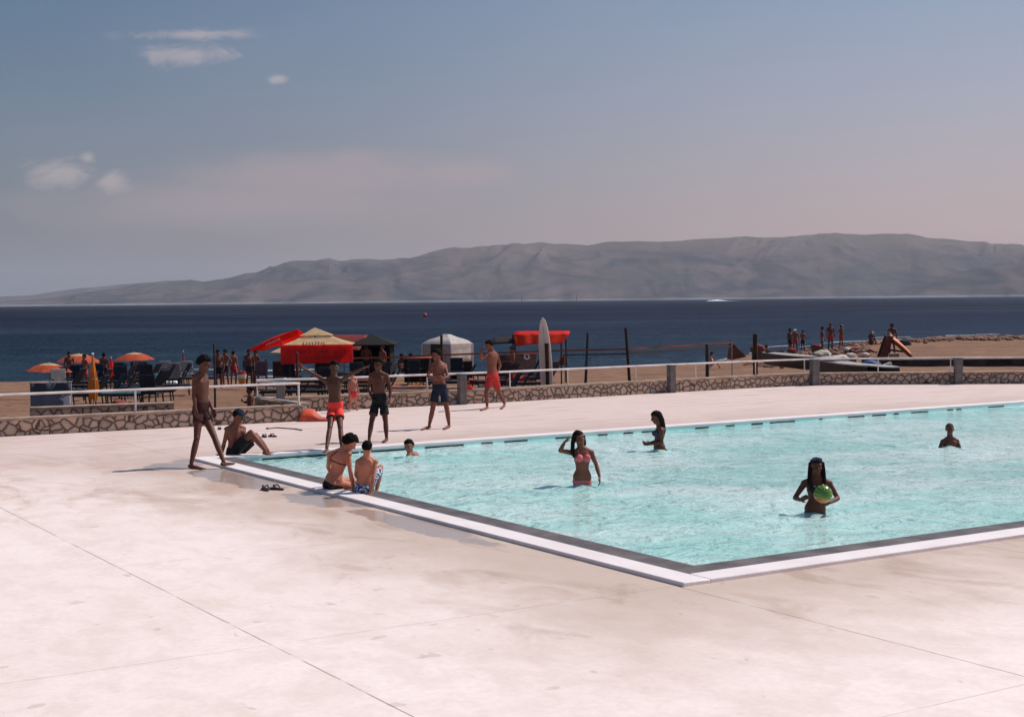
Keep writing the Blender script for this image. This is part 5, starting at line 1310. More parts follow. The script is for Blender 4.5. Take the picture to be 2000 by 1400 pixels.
k = MB(); q0, q1 = at(962, 660, D + .8), at(1006, 658, D + .8); k.grid(lambda s, t: q0.lerp(q1, s) + Vector((0, 1.4 * t, -.22 * (1 - t))), 6, 4); r_ = k.build('side_awning', mat('awning_dark', (.018, .010, .009), .8), o, fix=False); so = r_.modifiers.new('s', 'SOLIDIFY'); so.thickness = .05
for x, yo in ((1002, .1), (1096, .1), (1006, 1.7), (1108, 1.7)):
    q = at(x, 656, D); k = MB(); k.tube([Vector((q.x, D + yo, g0.z - .1)), Vector((q.x, D + yo, a0.z))], .03, 8); k.build('post', dkbr, o)
cxa, cxb = at(1008, 700, D).x, at(1048, 700, D).x; zc = at(1030, 692, D).z
k = MB(); k.box(((cxa + cxb) / 2, D + .6, (zc + g0.z) / 2), (cxb - cxa, .5, zc - g0.z)); k.build('counter', mat('counter_beige', (.24, .15, .12), .8), o, bevel=.02)
k = MB(); k.box(((cxa + cxb) / 2, D + .55, zc + .02), (cxb - cxa + .15, .7, .045)); k.build('counter_top', mat('counter_top', (.42, .33, .28), .7), o, bevel=.01)
xa_, xb_ = at(962, 700, D).x, at(1006, 700, D).x
k = MB(); k.box(((xa_ + xb_) / 2, D + .9, (zc + g0.z) / 2 - .06), (xb_ - xa_, .3, zc - g0.z)); k.build('plank_screen', mat('screen_brown', (.09, .05, .04), .85), o, bevel=.02)
q = at(1029, 697, D); lr = thing('lifebuoy', q, 'white lifebuoy ring hung on the front of the beige counter', 'lifebuoy'); k = MB(); ring = [q + Vector((.10 * math.cos(a), .24, .10 * math.sin(a))) for a in [2 * PI * i / 20 for i in range(21)]]; k.tube(ring, .04, 8, cap=False); k.build('ring', cl_white, lr)

# upright board against a post ----------------------------------------------
D = 43.5; top = at(1060, 619, D); gr = -.58; q0 = Vector((top.x, D, gr))
o = thing('surfboard', q0, 'tall pale surfboard standing upright behind the stone wall', 'surfboard')
k = MB(); Hh = top.z - gr; W2 = 25 * D / FPX / 2
def br(t): return W2 * (1 - max(0, (t - .42) / .58) ** 2.6) ** .50 * (.86 + .14 * min(1, t / .35)) if t < 1 else .004
rows = 26
k.tube([q0 + Vector((.16 * (1 - i / rows), .02 * i / rows, Hh * i / rows)) for i in range(rows + 1)], [(max(.004, br(i / rows)), max(.003, .045 * (br(i / rows) / W2))) for i in range(rows + 1)], 20, lat=(1, 0, 0), power=2.3)
k.build('board', mat('board_cream', (.74, .57, .48), .35, var=.08, vscale=2), o)
k = MB(); k.tube([q0 + Vector((.16 * (1 - t), -.048 + .02 * t, Hh * t)) for t in (.05, .3, .6, .9)], .006, 6); k.build('stringer', mat('stringer', (.42, .30, .24), .6), o)
px_ = at(1068, 672, D - .25); o = thing('wooden_post', Vector((px_.x, D - .25, gr)), 'short dark wooden post against which the surfboard leans', 'post', 'wooden posts behind the wall')
k = MB(); k.tube([Vector((px_.x + .03, D - .25, gr)), Vector((px_.x, D - .25, px_.z))], .062, 10); k.build('shaft', wood, o); k = MB(); k.lathe((px_.x, D - .25, px_.z - .01), [(.066, 0), (.06, .03), (.02, .04)], 10); k.build('top_cap', wood, o)

# posts and the long net ------------------------------------------------------
def post(label, px, yt, D, r, m_=wood, lean=0, grp='wooden posts behind the wall'):
    t = at(px, yt, D); gr = ground(px, D).z - .1; b0 = Vector((t.x + lean, D, gr)); o = thing('wooden_post', b0, label, 'post', grp)
    k = MB(); k.tube([b0, b0.lerp(t, .5) + Vector((.004, 0, 0)), t], [r * 1.1, r, r * .92], 10); k.build('shaft', m_, o); k = MB(); k.tube([t, t + Vector((0, 0, r * .5))], [r * .9, r * .3], 10); k.build('top_cap', m_, o)
    return t
post('dark post sticking up in front of the white tent roof', 862, 655, 50, .050)
post('leaning dark post alone against the open sea', 1222, 641, 53, .055, lean=.16)
post('faint greenish post between the awning bar and the leaning post', 1148, 650, 57, .055, m_=mat('post_green_grey', (.035, .05, .05), .8), lean=-.12)
post('thin dark post in front of the sitting sunbather', 1381, 672, 51, .065, m_=dark)
post('thickest brown post rising just left of the first dark boat', 1475, 653, 50, .085)
post('thin tall pole right of the tall walker', 418, 672, 45, .035, m_=dark)
post('thin reddish pole behind the left hand of the boy in red shorts', 580, 689, 50, .055, m_=mat('pole_red_brown', (.14, .03, .025), .7))
post('white topped thin pole beside the purple chair', 519, 702, 58, .03, m_=dark)
ntape = mat('net_tape_orange', (.26, .070, .028), .8, var=.3, vscale=.6, col2=(.075, .035, .022))
o = thing('beach_net', at(862, 695, 50), 'long orange edged net strung between posts along the beach', 'net')
pts_ = [at(690, 699.5, 49.5), at(780, 697.5, 49.8), at(862, 693.5, 50), at(960, 689.5, 50.6), at(1100, 684.5, 51.8), at(1222, 682, 53), at(1330, 675.5, 56), at(1430, 668.5, 60)]
k = MB()
for i in range(len(pts_) - 1): k.bar(pts_[i], pts_[i + 1], .012, .060)
k.build('top_tape', ntape, o, smooth=False)
k = MB()
pts_ = pts_[4:]
for i in range(len(pts_) - 1): k.bar(pts_[i] - Vector((0, 0, .17)), pts_[i + 1] - Vector((0, 0, .17)), .010, .05)
k.build('lower_tape', mat('net_tape_dark', (.07, .045, .035), .85), o, smooth=False)
nm_ = MB(); P_ = [at(690, 699.5, 49.5), at(862, 693.5, 50), at(1100, 684.5, 51.8), at(1222, 682, 53), at(1430, 668.5, 60)]
for i in range(len(P_) - 1):
    n_ = int((P_[i + 1] - P_[i]).length / .16)
    for j in range(n_): q = P_[i].lerp(P_[i + 1], j / n_); nm_.tube([q, q - Vector((0, 0, .55))], .0025, 3, cap=False)
    for z_ in (.14, .28, .42, .55): nm_.tube([P_[i] - Vector((0, 0, z_)), P_[i + 1] - Vector((0, 0, z_))], .0025, 3, cap=False)
nm_.build('mesh', mat('net_cord', (.06, .05, .045), .9), o, smooth=False)

# two brown A-shaped beach shelters
for lb, (xa, ya), (xb, yb), (xc, yc), D in (('small brown triangular shelter at the right end of the net', (1432, 671), (1458, 697), (1429, 703), 66), ('small brown triangular shelter right of the surfboard', (1106, 690), (1108, 712), (1083, 714), 64)):
    a, b_, c_ = at(xa, ya, D), at(xb, yb, D), at(xc, yc, D); o = thing('beach_shelter', Vector((a.x, D, ground(xa, D).z)), lb, 'shelter', 'brown shelters')
    k = MB(); k.add([a, b_, c_, a + Vector((0, 1.2, 0)), b_ + Vector((.0, 1.4, 0)), c_ + Vector((0, 1.4, 0))], [(0, 2, 1), (3, 4, 5), (0, 1, 4, 3), (1, 2, 5, 4), (2, 0, 3, 5)]); k.build('canvas', mat('shelter_brown', (.17, .055, .035), .85, var=.15), o, smooth=False)
    k = MB(); k.tube([Vector((a.x - .06, D - .02, ground(xa, D).z - .1)), a + Vector((-.06, -.02, .04))], .025, 6); k.build('pole', pole_m, o)

# loungers -----------------------------------------------------------------
def make_lounger(m_, mf):
    o = thing('sun_lounger', (0, 0, 0), 'x', 'sun lounger')
    k = MB()
    for y in (-.28, .28): k.bar((-.75, y, .30), (.45, y, .30), .04, .05)
    for x in (-.75, .45): k.bar((x, -.28, .30), (x, .28, .30), .04, .05)
    k.build('frame', mf, o)
    k = MB(); k.box((-.16, 0, .345), (1.16, .54, .035)); k.build('seat', m_, o, bevel=.01)
    k = MB(); k.box((.66, 0, .60), (.66, .54, .04), ry=-1.05); k.build('backrest', m_, o, bevel=.012)
    for x in (-.68, .38):
        for y in (-.27, .27): k = MB(); k.bar((x, y, .28), (x + .03, y, 0), .035, .035, up=(0, 1, 0)); k.build('leg', mf, o)
    return o
def make_chair(m_, mf):
    o = thing('beach_chair', (0, 0, 0), 'x', 'chair')
    k = MB(); k.box((0, 0, .42), (.50, .48, .04)); k.build('seat', m_, o, bevel=.01)
    k = MB(); k.box((0, .25, .70), (.50, .04, .56), rx=-.18); k.build('backrest', m_, o, bevel=.015)
    for x in (-.22, .22):
        for y in (-.2, .2): k = MB(); k.bar((x, y, .41), (x * 1.1, y * 1.1, 0), .035, .035, up=(0, 1, 0)); k.build('leg', mf, o)
        k = MB(); k.bar((x * 1.1, -.22, .62), (x * 1.1, .24, .64), .04, .03); k.build('armrest', mf, o)
    return o
navyc = mat('lounger_navy', (.018, .022, .035), .8, var=.2); brn = mat('lounger_brown', (.075, .03, .028), .8, var=.2); grey = mat('lounger_grey', (.30, .26, .24), .8); purp = mat('chair_mauve', (.16, .08, .10), .8); frm = mat('frame_dark', (.03, .025, .025), .6); teal = mat('lounger_teal', (.03, .12, .16), .8)
base_l = {k_: make_lounger(v, frm) for k_, v in dict(n=navyc, b=brn, t=teal).items()}
base_c = {k_: make_chair(v, frm) for k_, v in dict(n=navyc, b=brn, g=grey, p=purp).items()}
usedp = set()
def put_l(kind, key, px, D, rz, label, sc=1.0, grp=None):
    src = (base_l if kind == 'l' else base_c)[key]
    o = src if (kind, key) not in usedp else copy_tree(src)
    usedp.add((kind, key)); q = ground(px, D)
    return place(o, q, rz, sc, label, grp or ('sun loungers on the beach' if kind == 'l' else 'chairs on the beach'))
LO = [('l', 'n', 236, 76, .3, 'navy lounger under the middle orange parasol, left of its pole'), ('l', 'n', 252, 78, .1, 'navy lounger directly behind the pole of the middle parasol'), ('c', 'n', 268, 75, .4, 'navy chair right of the middle parasol pole'), ('c', 'n', 284, 76, -.2, 'navy chair nearest to the open gap of blue sea'),
 ('l', 'n', 300, 70, .0, 'low navy lounger in front of the gap of blue sea'), ('c', 'g', 322, 78, .2, 'pale grey chair left of the furled striped parasol'), ('c', 'g', 345, 66, -.1, 'round backed grey chair in front of the furled striped parasol'), ('c', 'g', 366, 72, .3, 'pale grey chair half behind the tall walker'),
 ('l', 'b', 402, 66, .1, 'brown lounger behind the shoulders of the tall walker'), ('c', 'p', 510, 64, .1, 'mauve chair right of the standing pair'), ('c', 'b', 547, 62, .2, 'maroon chair below the red banner, left one'), ('c', 'n', 572, 61, -.4, 'navy chair under the banner beside its front post'), ('l', 'n', 600, 58, .1, 'navy lounger under the red banner'),
 ('l', 'n', 560, 50, .1, 'navy lounger behind the folded white rail, nearest one'), ('l', 'n', 612, 50, .0, 'long navy lounger seen through the rail below the red banner'), ('l', 'n', 540, 55, .1, 'navy lounger seen through the folded rail, farther one'), ('l', 'b', 735, 54, .0, 'brown lounger behind the man in black shorts'), ('c', 'n', 700, 58, .3, 'navy chair in front of the dark kiosk'),
 ('l', 'n', 716, 50, .1, 'navy lounger between the small child and the man in black shorts'), ('c', 'n', 810, 62, .2, 'navy chair stack spot left of the white tent'), ('c', 'n', 820, 64, -.3, 'navy chair touching the left wall of the white tent'), ('c', 'n', 893, 66, .1, 'navy chair inside the right opening of the tent'),
 ('l', 'n', 880, 56, .1, 'navy lounger below the right tent opening'), ('l', 'n', 985, 50, .0, 'navy lounger added for the shade in front of the awning bar, left one'), ('l', 'b', 1018, 50, .0, 'brown lounger added for the shade in front of the awning bar, middle one'), ('l', 'b', 1040, 54, .1, 'brown lounger added for the shade in front of the awning bar, right one'), ('c', 'b', 990, 57, .2, 'brown chair beside the corner person of the awning bar'),  # three loungers before the awning bar stand in for dark shadow there
 ('l', 'n', 215, 52, .1, 'navy lounger seen through the left rail below the furled orange parasol'), ('l', 't', 250, 50, .1, 'blue lounger seen through the left rail'), ('l', 'n', 155, 50, .0, 'navy lounger beside the furled yellow parasol'), ('l', 'n', 310, 52, .1, 'navy lounger seen through the rail left of the tall walker'), ('l', 'n', 345, 56, .2, 'farther navy lounger seen through the rail left of the tall walker'),
 ('c', 'n', 120, 62, .1, 'navy chair under the lowest orange parasol'), ('c', 'g', 118, 56, .5, 'pale grey chair under the lowest orange parasol'), ('c', 'n', 150, 64, .2, 'navy chair in the shade of the left parasol'), ('c', 'n', 190, 66, .2, 'navy chair behind the furled yellow parasol')]
rl = random.Random(21)
for i in range(44):  # extra dark loungers and chairs added in place of shadow masses on the sand
    px = rl.choice([rl.uniform(205, 345), rl.uniform(205, 345), rl.uniform(480, 720), rl.uniform(960, 1045), rl.uniform(105, 200)])
    D = rl.uniform(47, 72); 
    LO.append(('l' if rl.random() < .7 else 'c', rl.choice('nnnnb'), px, D, rl.uniform(-.3, .5), 'one of the dark loungers and chairs added to darken the sand behind the rail'))
for kd, ky, px, D, rz, lb in LO: put_l(kd, ky, px, D, rz + (PI if kd == 'c' and rz < 0 else 0), lb, 1.15 if kd == 'c' else 1.2, 'dark loungers added to darken the sand behind the rail' if lb.startswith('one of') else None)

# striped bag, red bag, bench, planks, banner --------------------------------
D = 60; q = at(473, 751, D); o = thing('beach_bucket', q, 'red, white and yellow striped bucket bag left of the standing pair', 'bag'); s_ = D / FPX
q.z -= .0
for nm, r0, r1, z0, z1, c_ in (('base_band', 5.5, 8, 0, 13, (.62, .26, .06)), ('middle_band', 8, 9, 13, 20, (.80, .74, .68)), ('top_band', 7.6, 7.6, 20, 26, (.50, .05, .045))):
    k = MB(); k.lathe(q, [(r0 * s_, z0 * s_), (r1 * s_, z1 * s_)], 16); k.build(nm, mat('bag_' + nm, c_, .6, var=.08), o)
k = MB(); k.tube([q + Vector((-6 * s_, 0, 25 * s_)), q + Vector((-4 * s_, 0, 31 * s_)), q + Vector((4 * s_, 0, 31 * s_)), q + Vector((6 * s_, 0, 25 * s_))], .012, 6); k.build('handle', dark, o)
def cloth_heap(name, label, cat, q, sx_, sy_, h_, m_, seed, grp=None, sharp=1.3):
    o = thing(name, q, label, cat, grp); k = MB()
    def fn(s, t):
        x, y = s * 2 - 1, t * 2 - 1; r = max(abs(x), abs(y)); e = max(0, 1 - r ** 2.6)
        z = h_ * .62 * e ** .5 * (.70 + .55 * noise.noise(Vector((x * 1.3 + seed, y * 1.3, 0)))) + .12 * h_ * noise.noise(Vector((x * 5, y * 5, seed))) * e
        return q + Vector((x * sx_, y * sy_, max(0, z) + .004))
    k.grid(fn, 26, 20); k.grid(lambda s, t: fn(s, t) * 1 + Vector((0, 0, -max(0, fn(s, t).z - q.z) + .001)), 26, 20); k.build('fabric', m_, o, fix=False); return o
# orange inflatable mat on the deck by the wall end
q = gp(600, 822); o = thing('inflatable_mat', q, 'deflated orange inflatable mat propped against the end of the front wall', 'air mat')
k = MB(); orm = mat('inflatable_orange', (.70, .10, .04), .35, var=.12, coat=.3)
pr = [(-.17, .0), (-.15, .20), (-.02, .30), (.16, .28), (.26, .12), (.36, .07), (.52, .06), (.66, .05), (.74, .0)]
rows_ = []
for j in range(13):
    t = j / 12; yy_ = (t - .3) * .62; kk = math.sin(PI * min(1, .08 + t * .9)) ** .5
    rows_.append([q + Vector((x * (1 + .08 * math.sin(t * 6)), yy_ + .03 * math.sin(x * 12), z * kk * (1 + .12 * noise.noise(Vector((x * 7, t * 6, 2)))) + .004)) for x, z in pr])
n_ = len(pr); k.add([v for r in rows_ for v in r], [(j * n_ + i, j * n_ + i + 1, (j + 1) * n_ + i + 1, (j + 1) * n_ + i) for j in range(12) for i in range(n_ - 1)] + [tuple(range(n_)), tuple(12 * n_ + i for i in reversed(range(n_)))])
bo = k.build('air_chamber', orm, o, fix=True); sb_ = bo.modifiers.new('sub', 'SUBSURF'); sb_.levels = sb_.render_levels = 1
k = MB(); k.tube([q + Vector((.16, -.20, .27)), q + Vector((.28, -.20, .12)), q + Vector((.45, -.20, .075)), q + Vector((.68, -.19, .06))], .016, 8); k.build('pale_seam', mat('seam_pale', (.80, .45, .35), .5), o)
cloth_heap('red_bag', 'red beach bag resting on top of the wall beside the pillar', 'bag', base2(916) + Vector((0, .15, WH + .06)), .11, .10, .17, cl_red, 3)
D = 50; q = at(705, 743, D); o = thing('bench', Vector((q.x, D, ground(705, D).z)), 'long low reddish bench behind the small child', 'bench'); zt_ = q.z
x0, x1 = at(690, 743, D).x, at(733, 743, D).x
k = MB(); k.box(((x0 + x1) / 2, D, zt_), (x1 - x0, .4, .06)); k.build('seat', mat('bench_red_brown', (.28, .07, .05), .8), o, bevel=.01)
for x in (x0 + .1, x1 - .1):
    k = MB(); k.box((x, D, (zt_ - .04 + o.location.z) / 2), (.06, .34, zt_ - .04 - o.location.z)); k.build('leg', dkbr, o)
for i, (px, y, D, L_) in enumerate([(802, 757, 44, 1.35), (800, 764.5, 42, 1.4), (885, 759, 44, .5), (885, 766, 42, .5)]):
    q = at(px, y, D); o = thing('timber_beam', q, ['upper timber beam lying behind the wall left of the man in navy shorts', 'lower timber beam lying behind the wall left of the man in navy shorts', 'upper short timber beam behind the wall beside the pillar', 'lower short timber beam behind the wall beside the pillar'][i], 'beam', 'timber beams behind the wall')
    k = MB(); k.box(q, (L_, .20, .09), rz=.02); k.build('beam', mat('beam_pinkish', (.36, .24, .19), .85, var=.15, vscale=4, bump=.3), o, bevel=.01)
    k = MB(); k.box(q - Vector((0, 0, (q.z + .62) / 2 + .03)), (L_ * .5, .12, q.z + .55)); k.build('trestle', dkbr, o)
q = ground(806, 60) ; q.z = at(806, 700, 60).z - .1; o = thing('raised_mat', q, 'raised orange mat on a dark platform left of the white tent', 'platform')
k = MB(); k.box(q + Vector((0, 3.5, .0)), (1.2, 1.6, .05)); k.build('mat', mat('mat_orange', (.40, .10, .05), .8), o, bevel=.01)
k = MB(); k.box(q + Vector((0, 3.5, -.55)), (1.1, 1.5, 1.02)); k.build('platform', dkbr, o, bevel=.02)
for i, (px, y, D, c_) in enumerate([(785, 748, 47, (.60, .14, .05)), (812, 741, 52, (.62, .20, .08)), (775, 742, 54, (.55, .10, .06)), (915, 727, 64, (.45, .08, .06)), (560, 731, 58, (.75, .72, .70)), (1010, 722, 56, (.30, .03, .03)), (330, 731, 74, (.72, .70, .67)), (243, 768, 44, (.25, .05, .05))]):
    q = at(px, y, D); gz_ = ground(px, D).z; lb = ['orange towel dropped behind the wall left of the man in navy shorts', 'bright orange towel lying farther behind the man in navy shorts', 'red towel left of the two orange towels', 'dull red towel right of the white tent', 'white towel thrown over the back under the red banner', 'dark red towel in front of the awning bar', 'white towels heaped left of the furled striped parasol', 'dark red towel behind the left rail'][i]
    cloth_heap('beach_towel', lb, 'towel', Vector((q.x, D, min(q.z - .08, max(gz_, q.z - .5)))), .45, .3, .22 + max(0, min(.4, q.z - gz_ - .3)), mat('towel_%d' % i, c_, .9, var=.15), i * 3.3, 'towels on the beach')
# blue and white windbreak at the left border
D = 36.5; q0, q1 = at(60, 795, D), at(139, 793, D); zt_ = at(100, 748, D).z; zb_ = -.6
wbm, g, b = newmat('windbreak_print')
tc = g.n('ShaderNodeTexCoord'); V = tc.outputs['Object']; sx = g.n('ShaderNodeSeparateXYZ'); g.L.new(V, sx.inputs[0])
n_ = g.noise(g.scale(V, (1, .2, 1.6)), 3.5, 6, .7, .4); c = g.mix(g.step(g.m('ADD', n_, g.m('MULTIPLY', sx.outputs[0], .42)), .60, .66), (.10, .12, .17), (.55, .54, .62))
c = g.mix(g.step(sx.outputs[2], 1.08, 1.12), c, (.035, .035, .05)); g.L.new(c, b.inputs['Base Color']); b.inputs['Roughness'].default_value = .8
o = thing('windbreak', Vector(((q0.x + q1.x) / 2, D, zb_)), 'blue grey windbreak with white splashes at the left edge behind the wall', 'windbreak')
k = MB(); k.grid(lambda s, t: Vector((q0.x + (q1.x - q0.x) * s, D + .05 * math.sin(s * 12), zb_ + .1 + (zt_ - zb_ - .1) * t)), 24, 6); r_ = k.build('canvas', wbm, o, fix=False); so = r_.modifiers.new('s', 'SOLIDIFY'); so.thickness = .01
for s_ in (0, .5, 1): k = MB(); x = q0.x + (q1.x - q0.x) * s_; k.tube([(x, D + .03, zb_), (x, D + .03, zt_ + .04)], .018, 6); k.build('stake', pole_m, o)
k = MB(); k.tube([(q0.x, D + .03, zt_ + .02), (q1.x + .03, D + .03, zt_ + .03)], .010, 6); k.build('top_cord', cl_white, o)

# flip-flops and small things on the deck --------------------------------------
def flipflops(label, px, y, cat='flip-flops', m_=cl_black, st=None, sc=1.0, rz=.4):
    q = gp(px, y); o = thing('flip_flop_pair', q, label, cat, 'flip-flops on the deck')
    for i in (0, 1):
        c_ = q + Vector((.16 * i - .08, .05 * i, 0)); k = MB(); R = Matrix.Rotation(rz + .5 * i, 3, 'Z')
        prof_ = [(math.cos(a) * .045 * (1.15 if math.sin(a) > 0 else .9), math.sin(a) * .13) for a in [2 * PI * j / 18 for j in range(18)]]
        pts = [c_ + R @ (Vector((x, yq, 0)) * sc) for x, yq in prof_]; k.slab([(p.x, p.y) for p in pts], .004, .028); so_ = k.build('sole', m_, o, bevel=.004)
        k = MB(); f = lambda x, yq, z: c_ + R @ (Vector((x, yq, z)) * sc)
        k.tube([f(-.04, -.02, .03), f(-.03, .02, .065), f(0, .07, .035)], [.009, .011, .008], 6); k.tube([f(.04, -.02, .03), f(.03, .02, .065), f(0, .07, .035)], [.009, .011, .008], 6); k.build('strap', st or m_, so_)
flipflops('black flip-flops lying on the near deck left of the sitting woman', 529, 957, sc=1.15, m_=mat('sandal_dark', (.03, .014, .012), .6))
flipflops('small dark flip-flops lying behind the far coping', 524, 853.5, st=cl_navy)
flipflops('single dark blue slippers near the wall beside the walker', 436, 838.5, m_=cl_navy, sc=.8)
hz_pts = [gp(524, 838), gp(540, 836), gp(560, 837.5), gp(576, 838.5), gp(590, 841)]
o = thing('wet_streak_tube', hz_pts[0], 'thin brown tube standing in for a wet streak on the far deck', 'wet streak'); k = MB(); k.tube([p + Vector((0, 0, .014)) for p in hz_pts], .013, 6); k.build('tube', mat('wet_streak_brown', (.12, .07, .05), .6), o)  # raised tube stands in for a thin wet streak on the deck
k = MB(); k.tube([hz_pts[0] + Vector((-.05, 0, .016)), hz_pts[0] + Vector((.01, 0, .016))], .019, 8); k.build('streak_end', dark, o)

# ------------------------------------------------------------------ boats on the right
hullm = mat('hull_dark', (.022, .02, .021), .5, var=.2); decw = mat('boat_deck_white', (.42, .37, .34), .5, var=.08); blu = mat('tarp_blue', (.035, .11, .26), .6, var=.15)
def beached(label, tl, tr, D0, D1, hgt, wid, extras=()):
    """low boat lying on the sand; tl, tr = top-edge pixels of stern and bow"""
    a = at(*tl, D0); b_ = at(*tr, D1); mid = (a + b_) / 2; gzz = min(ground(tl[0], D0).z, ground(tr[0], D1).z)
    o = thing('beached_boat', Vector((mid.x, mid.y, gzz)), label, 'boat', 'dark hulled boats drawn up on the sand')
    ax = Vector((b_.x - a.x, b_.y - a.y, 0)); L_ = ax.length; t = ax.normalized(); nrm = Vector((-t.y, t.x, 0)); n = 22
    k = MB(); dk_ = MB(); vs = []; dv_ = []
    for i in range(n + 1):
        s = i / n; c = Vector((a.x, a.y, 0)) + ax * s; wd = wid / 2 * (min(1, .55 + s * 1.2)) * (1 - max(0, (s - .62) / .38) ** 2.2); wd = max(wd, .01)
        zt2 = a.z + (b_.z - a.z) * s; zk = max(gzz + .02, zt2 - hgt) if s < .9 else zt2 - hgt * (1 - (s - .9) * 6)
        zk = zt2 - hgt * (1 - .5 * max(0, (s - .8) / .2) ** 2)
        for o_, z_ in ((-1, zt2), (-.96, zt2 - hgt * .35), (-.6, zk + .1 * hgt), (0, zk), (.6, zk + .1 * hgt), (.96, zt2 - hgt * .35), (1, zt2)): vs.append(c + nrm * wd * o_ + Vector((0, 0, z_)))
        for o_, zz in ((-1.03, -.01), (-1.03, .035), (-.5, .055), (0, .065), (.5, .055), (1.03, .035), (1.03, -.01)): dv_.append(c + nrm * wd * o_ + Vector((0, 0, zt2 + zz)))
    fs = [(i * 7 + j, i * 7 + j + 1, (i + 1) * 7 + j + 1, (i + 1) * 7 + j) for i in range(n) for j in range(6)] + [tuple(range(7)), tuple(n * 7 + j for j in reversed(range(7)))]
    k.add(vs, fs); k.build('hull', hullm, o); dk_.add(dv_, fs); dk_.build('deck_plate', decw, o)
    return o, a, b_, t, nrm
o, a, b_, t, n_ = beached('first dark boat with a white gunwale, left of the darker pillar', (1497, 689), (1597, 699), 66, 58, .55, .75)
k = MB(); k.box(a + t * 1.0 + n_ * .1 + Vector((0, 0, .10)), (.6, .7, .08), rz=math.atan2(t.y, t.x)); k.build('thwart', wood, o)
o, a, b_, t, n_ = beached('long dark boat with a white deck and a blue cover, right of the darker pillar', (1600, 702), (1694, 716), 58, 49.5, .62, .8)
q = a.lerp(b_, .62)
def lump(name, q, r, m_, par, seed):
    k = MB(); k.ell(q, ((r[0], 0, 0), (0, r[1], 0), (0, 0, r[2])), nu=18, nv=12, fn=lambda d: 1 + .22 * noise.noise(d * 1.8 + Vector((seed, 0, 0)))); return k.build(name, m_, par)
k = MB(); k.tube([a + t * .6 + Vector((0, 0, .07)), a + t * 2.2 + Vector((0, 0, .14)), a.lerp(b_, .5) + Vector((0, 0, .10))], [(.35, .05), (.45, .09), (.30, .05)], 12, lat=n_); k.build('furled_sail', decw, o)
o, a2, b2, t2, n2 = beached('smaller dark boat whose bow points right beyond the blue cover', (1688, 713), (1757, 719), 52, 50.5, .42, .7)
k = MB(); k.box(at(1733, 713, 51.5), (.30, .25, .14), ry=-.4); k.build('seat_box', mat('box_pale', (.40, .42, .38), .6), o, bevel=.02)
o = thing('boat_cover', at(1702, 712, 52.3), 'crumpled blue tarpaulin heaped on the dark boats', 'tarpaulin'); lump('fabric', at(1702, 710.5, 52.3), (.32, .35, .13), blu, o, 1)
for i, (px, y, D, r, c_, lb) in enumerate([(1606, 693, 64, (.42, .4, .22), (.52, .46, .38), 'beige canvas bundle piled behind the darker pillar'), (1642, 699, 62, (.50, .4, .13), (.66, .58, .52), 'low white bundle left of the blue tarpaulin'), (1662, 696, 62, (.26, .3, .16), (.50, .40, .34), 'small beige bundle behind the white deck'), (1593, 697, 66, (.3, .3, .1), (.18, .22, .24), 'grey green bundle at the bow of the first boat'),
    (1690, 693, 72, (.22, .2, .12), (.6, .5, .45), 'pale bundle left of the slide'), (1594, 677, 98, (.38, .3, .18), (.20, .04, .035), 'dull red bundle at the waterline left of the trio on the spit'), (1480, 681, 90, (.45, .4, .30), (.18, .06, .05), 'reddish bundle beside the thick wooden post'), (1546, 684, 90, (.28, .25, .15), (.25, .035, .03), 'red bundle at the feet of the first trio'), (1768, 670, 94, (.42, .4, .26), (.05, .05, .055), 'dark grey bundle just right of the slide'), (1655, 682, 84, (.2, .2, .12), (.75, .7, .66), 'tiny white bundle at the feet of the person in the pale cap')]):
    q = at(px, y, D); o = thing('canvas_bundle', q, lb, 'bundle', 'bundles lying among the boats'); lump('fabric', q, r, mat('bundle_%d' % i, c_, .9, var=.15), o, i * 2.7)
    gzz = ground(px, D).z
    if q.z - r[2] > gzz + .02: k = MB(); k.box(Vector((q.x, q.y, (q.z + gzz) / 2 - .02)), (r[0] * 1.5, r[1] * 1.3, q.z - gzz)); k.build('crate', mat('crate_brown', (.12, .07, .05), .85), o, bevel=.01)
# long low dark wall on the right of the boats
a = at(1700, 702, 69); b_ = at(2350, 697, 69); D = 69
o = thing('low_retaining_wall', Vector((a.x, D, -.6)), 'long low dark retaining wall holding up the sandy spit', 'wall')
ztw = at(1850, 700.3, D).z; hw_ = .40
k = MB(); k.slab([(a.x, D), (b_.x, D), (b_.x, D + .95), (a.x, D + .95)], -.9, ztw - .05); k.build('wall_body', mat('retaining_dark', (.045, .038, .038), .9, var=.25, vscale=2, bump=.4), o, smooth=False)
k = MB(); k.slab([(a.x - .03, D - .04), (b_.x, D - .04), (b_.x, D + 1.0), (a.x - .03, D + 1.0)], ztw - .048, ztw); k.build('wall_cap', mat('retaining_cap', (.50, .36, .29), .9), o, smooth=False)

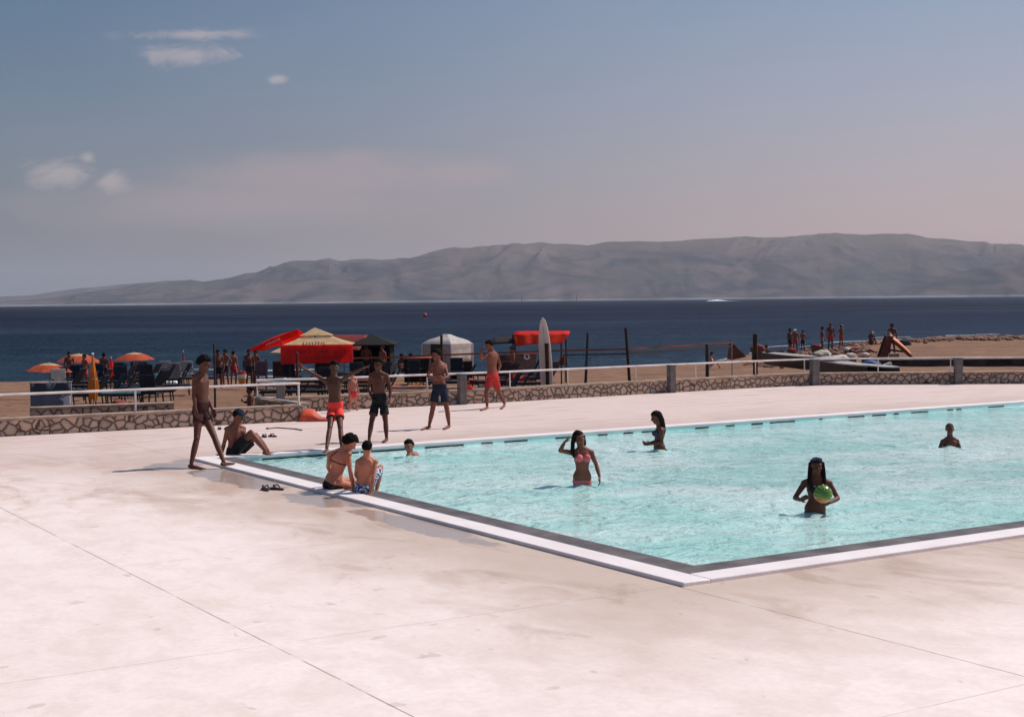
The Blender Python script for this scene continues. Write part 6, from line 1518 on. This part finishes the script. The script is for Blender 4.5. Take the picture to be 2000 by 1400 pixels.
# water slide frame -------------------------------------------------------------
D = 73; gzz = ground(1745, D).z; o = thing('water_slide', Vector((at(1745, 690, D).x, D, gzz)), 'brown A-shaped water slide with an orange chute standing on the spit', 'slide')
tp_ = at(1741, 661, D); fr_ = at(1779, 698, D); fl_ = at(1716, 698, D)
sbr = mat('slide_brown', (.13, .035, .028), .6, var=.15); sor = mat('slide_orange', (.85, .30, .15), .4, var=.1)
ch = MB(); q1, q2 = tp_ + Vector((.0, -.1, -.02)), fr_ + Vector((.0, -.35, 0))
def chute(s, t):
    c = q1.lerp(q2, s); c.z += .05 * math.sin(PI * s) - .02; w_ = (t - .5) * .62; return c + Vector((-.05 * abs(t - .5), w_, .22 * (t - .2) + .10 * (abs(t - .5) * 2) ** 3))
ch.grid(chute, 16, 10); r_ = ch.build('chute', sor, o, fix=False); so = r_.modifiers.new('s', 'SOLIDIFY'); so.thickness = .03
for yo in (-.44, .22):
    k = MB(); k.bar(q1 + Vector((0, yo, -.16 if yo < 0 else .12)), q2 + Vector((.03, yo + .2, -.12 if yo < 0 else .12)), .05, .12); k.build('side_rail', sbr, o)
k = MB(); k.plate([tp_ + Vector((-.26, -.25, .14)), tp_ + Vector((.05, -.25, .10)), at(1731, 698, D) + Vector((0, -.25, 0)), fl_ + Vector((0, -.25, 0))], (0, 1, 0), .06); k.build('ladder_side', sbr, o, smooth=False)
k = MB(); k.plate([tp_ + Vector((-.26, .35, .14)), tp_ + Vector((.05, .35, .10)), at(1731, 698, D) + Vector((0, .35, 0)), fl_ + Vector((0, .35, 0))], (0, 1, 0), .06); k.build('ladder_side', sbr, o, smooth=False)
for i in range(4):
    s_ = (i + .6) / 4.6; c = (fl_ + Vector((.2, 0, 0))).lerp(tp_, s_); k = MB(); k.box(c + Vector((0, .08, 0)), (.14, .56, .035)); k.build('step', wood, o)
k = MB(); k.bar(fl_.lerp(fr_, .32) + Vector((0, 0, .38)), fl_.lerp(fr_, .78) + Vector((0, 0, .30)), .05, .10); k.build('crossbar', sbr, o)
k = MB(); k.box(at(1746, 694, D + .2), (.42, .5, .20)); k.build('float_block', decw, o, bevel=.03)
for px, yt in ((1729, 646), (1731, 668)):
    q = at(px, yt, D); 
q = at(1730, 648, D); k = MB(); k.tube([tp_ + Vector((-.30, -.25, .10)), q + Vector((0, -.2, 0)), q + Vector((.16, -.2, -.02)), tp_ + Vector((0, -.25, .15))], .022, 8); k.build('grab_rail', pole_m, o)
